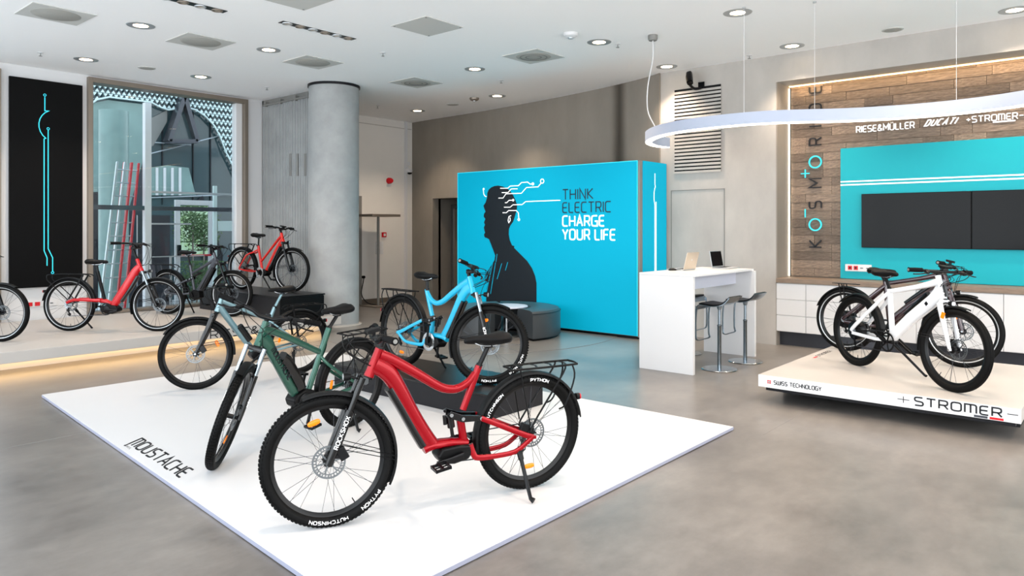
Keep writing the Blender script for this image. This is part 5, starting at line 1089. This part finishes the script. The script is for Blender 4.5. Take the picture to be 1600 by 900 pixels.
# ---- black full-suspension cargo-rack bicycle
bike('dark anthracite full-suspension electric bicycle with wide cargo rack before the glass door', 5.285, 11.92, .26, -66, dict(R=.358, wb=1.22, ht=(.875, 1.0), hb=(.945, .83), paint='anth', tw=.06, light=True, lean=1, steer=6,
    tubes=[('top_tube', [(.90, .90), (.70, .79), (.455, .665)], [(.024, .030), (.020, .022), (.018, .020)], 2),
           ('down_tube', [(.925, .90), (.86, .79), (.70, .55), (.58, .38)], [(.030, .05), (.032, .044), (.032, .04), (.032, .036)], 2),
           ('seat_tube', [(.425, .80), (.455, .66), (.51, .40)], (.020, .022), 1),
           ('chainstay', [(.48, .36, .035), (.30, .33, .06), (0, .355, .07)], (.010, .015), 2), ('seatstay', [(.40, .56, .045), (.20, .47, .06), (0, .365, .07)], (.009, .014), 2)],
    battery=[(.89, .76), (.76, .55), (.67, .41)], batr=(.034, .036), motor=[(.64, .39), (.53, .41), (.46, .36), (.46, .28), (.56, .24), (.66, .29)], bb=(.53, .31), shock=[(.62, .69), (.46, .60)], rocker=[(.50, .60), (.46, .58), (.40, .56)], sp=(.422, .80), sad=(.39, 1.01),
    crank=-60, rack='plate', rk=(.18, -.32, .80), rfend=(-5, 150), ffend=(65, 150), stanchion='blkg', barw=.34, sweep=.10, rise=.04, stemh=.06, kick=(.30, .30, .36, .18)))
# ---- bicycle cut by the left picture edge
eb = dict(bx); eb.update(paint='plum', steer=2, stemh=.09, rack='loop', tw=.055, stanchion='teal', forkcol='blkg', crank=-120)
hd = R_(-52); fx0, fy0 = 2.655, 10.57
bike('dark bicycle cut by the left picture edge on the left podium', fx0-1.18*math.cos(hd), fy0-1.18*math.sin(hd), .26, -52, eb)
# ---- white speed bicycle and its dark twin on the right podium
def speed(paint, **kw):
    S = dict(R=.355, wb=1.22, ht=(1.015, .975), hb=(1.085, .775), paint=paint, tw=.062, lean=2, steer=4, sq=3.2,
    tubes=[('top_tube', [(1.03, .925), (.80, .862), (.45, .79)], [(.024, .034), (.022, .024), (.020, .024)], 2),
           ('down_tube', [(1.06, .86), (.98, .76), (.72, .565), (.50, .365)], [(.032, .060), (.036, .058), (.036, .055), (.034, .050)], 2),
           ('seat_tube', [(.435, .81), (.46, .60), (.49, .37)], (.021, .023), 1),
           ('chainstay', [(.47, .33, .03), (.34, .32, .06), (.02, .335, .072)], (.011, .017), 2), ('seatstay', [(.44, .775, .016), (.36, .69, .045), (.06, .42, .070), (0, .355, .072)], [(.010, .018), (.011, .018), (.011, .019), (.010, .018)], 2)],
    battery=[(.92, .80), (.66, .585)], batr=(.024, .030), motor=None, bb=(.48, .31), bighub=True, sp=(.433, .81), sad=(.385, .965), ringk=1.15,
    crank=-30, rfend=(10, 135), ffend=(72, 190), fork='rigid', forkcol=paint, barw=.34, sweep=.05, rise=.0, stem=.08, stemh=.03, headlight=1, taillight=0, kick=(.45, .28, .70, .20), guard=0,
    words={})
    S.update(kw); return S
def fork_reflector(b, f):
    for s in (-1, 1): MB().cbox(Vector((1.15, .072*s, .64)), (.035, .008, .055), Matrix.Rotation(.3, 3, 'Y')).build('side_reflector', 'orange', b, False, .003, f)
    MB().tube([(1.085, 0, .90), (1.12, 0, .80)], (.014, .012), 10, (0, 1, 0), p=4).build('head_badge', 'blkg', b, True, 0, Matrix.Identity(4))
    MB().cbox(Vector((.93, -.037, .72)), (.03, .004, .03), Matrix.Rotation(.8, 3, 'Y')).build('frame_port', 'blkm', b, False, .001)
bike('glossy white electric bicycle with straight white fork on the right podium', 7.862, 2.145, .26, -126.9, speed('whp', extra=(fork_reflector,)))
bike('dark plum electric bicycle with flat rear rack behind the white bicycle', 8.74, 2.50, .26, -103, speed('plum', steer=14, rack='slab', rk=(.14, -.16, .755), rfend=(-5, 160), sad=(.40, .93), light=True, crank=60, words={}))
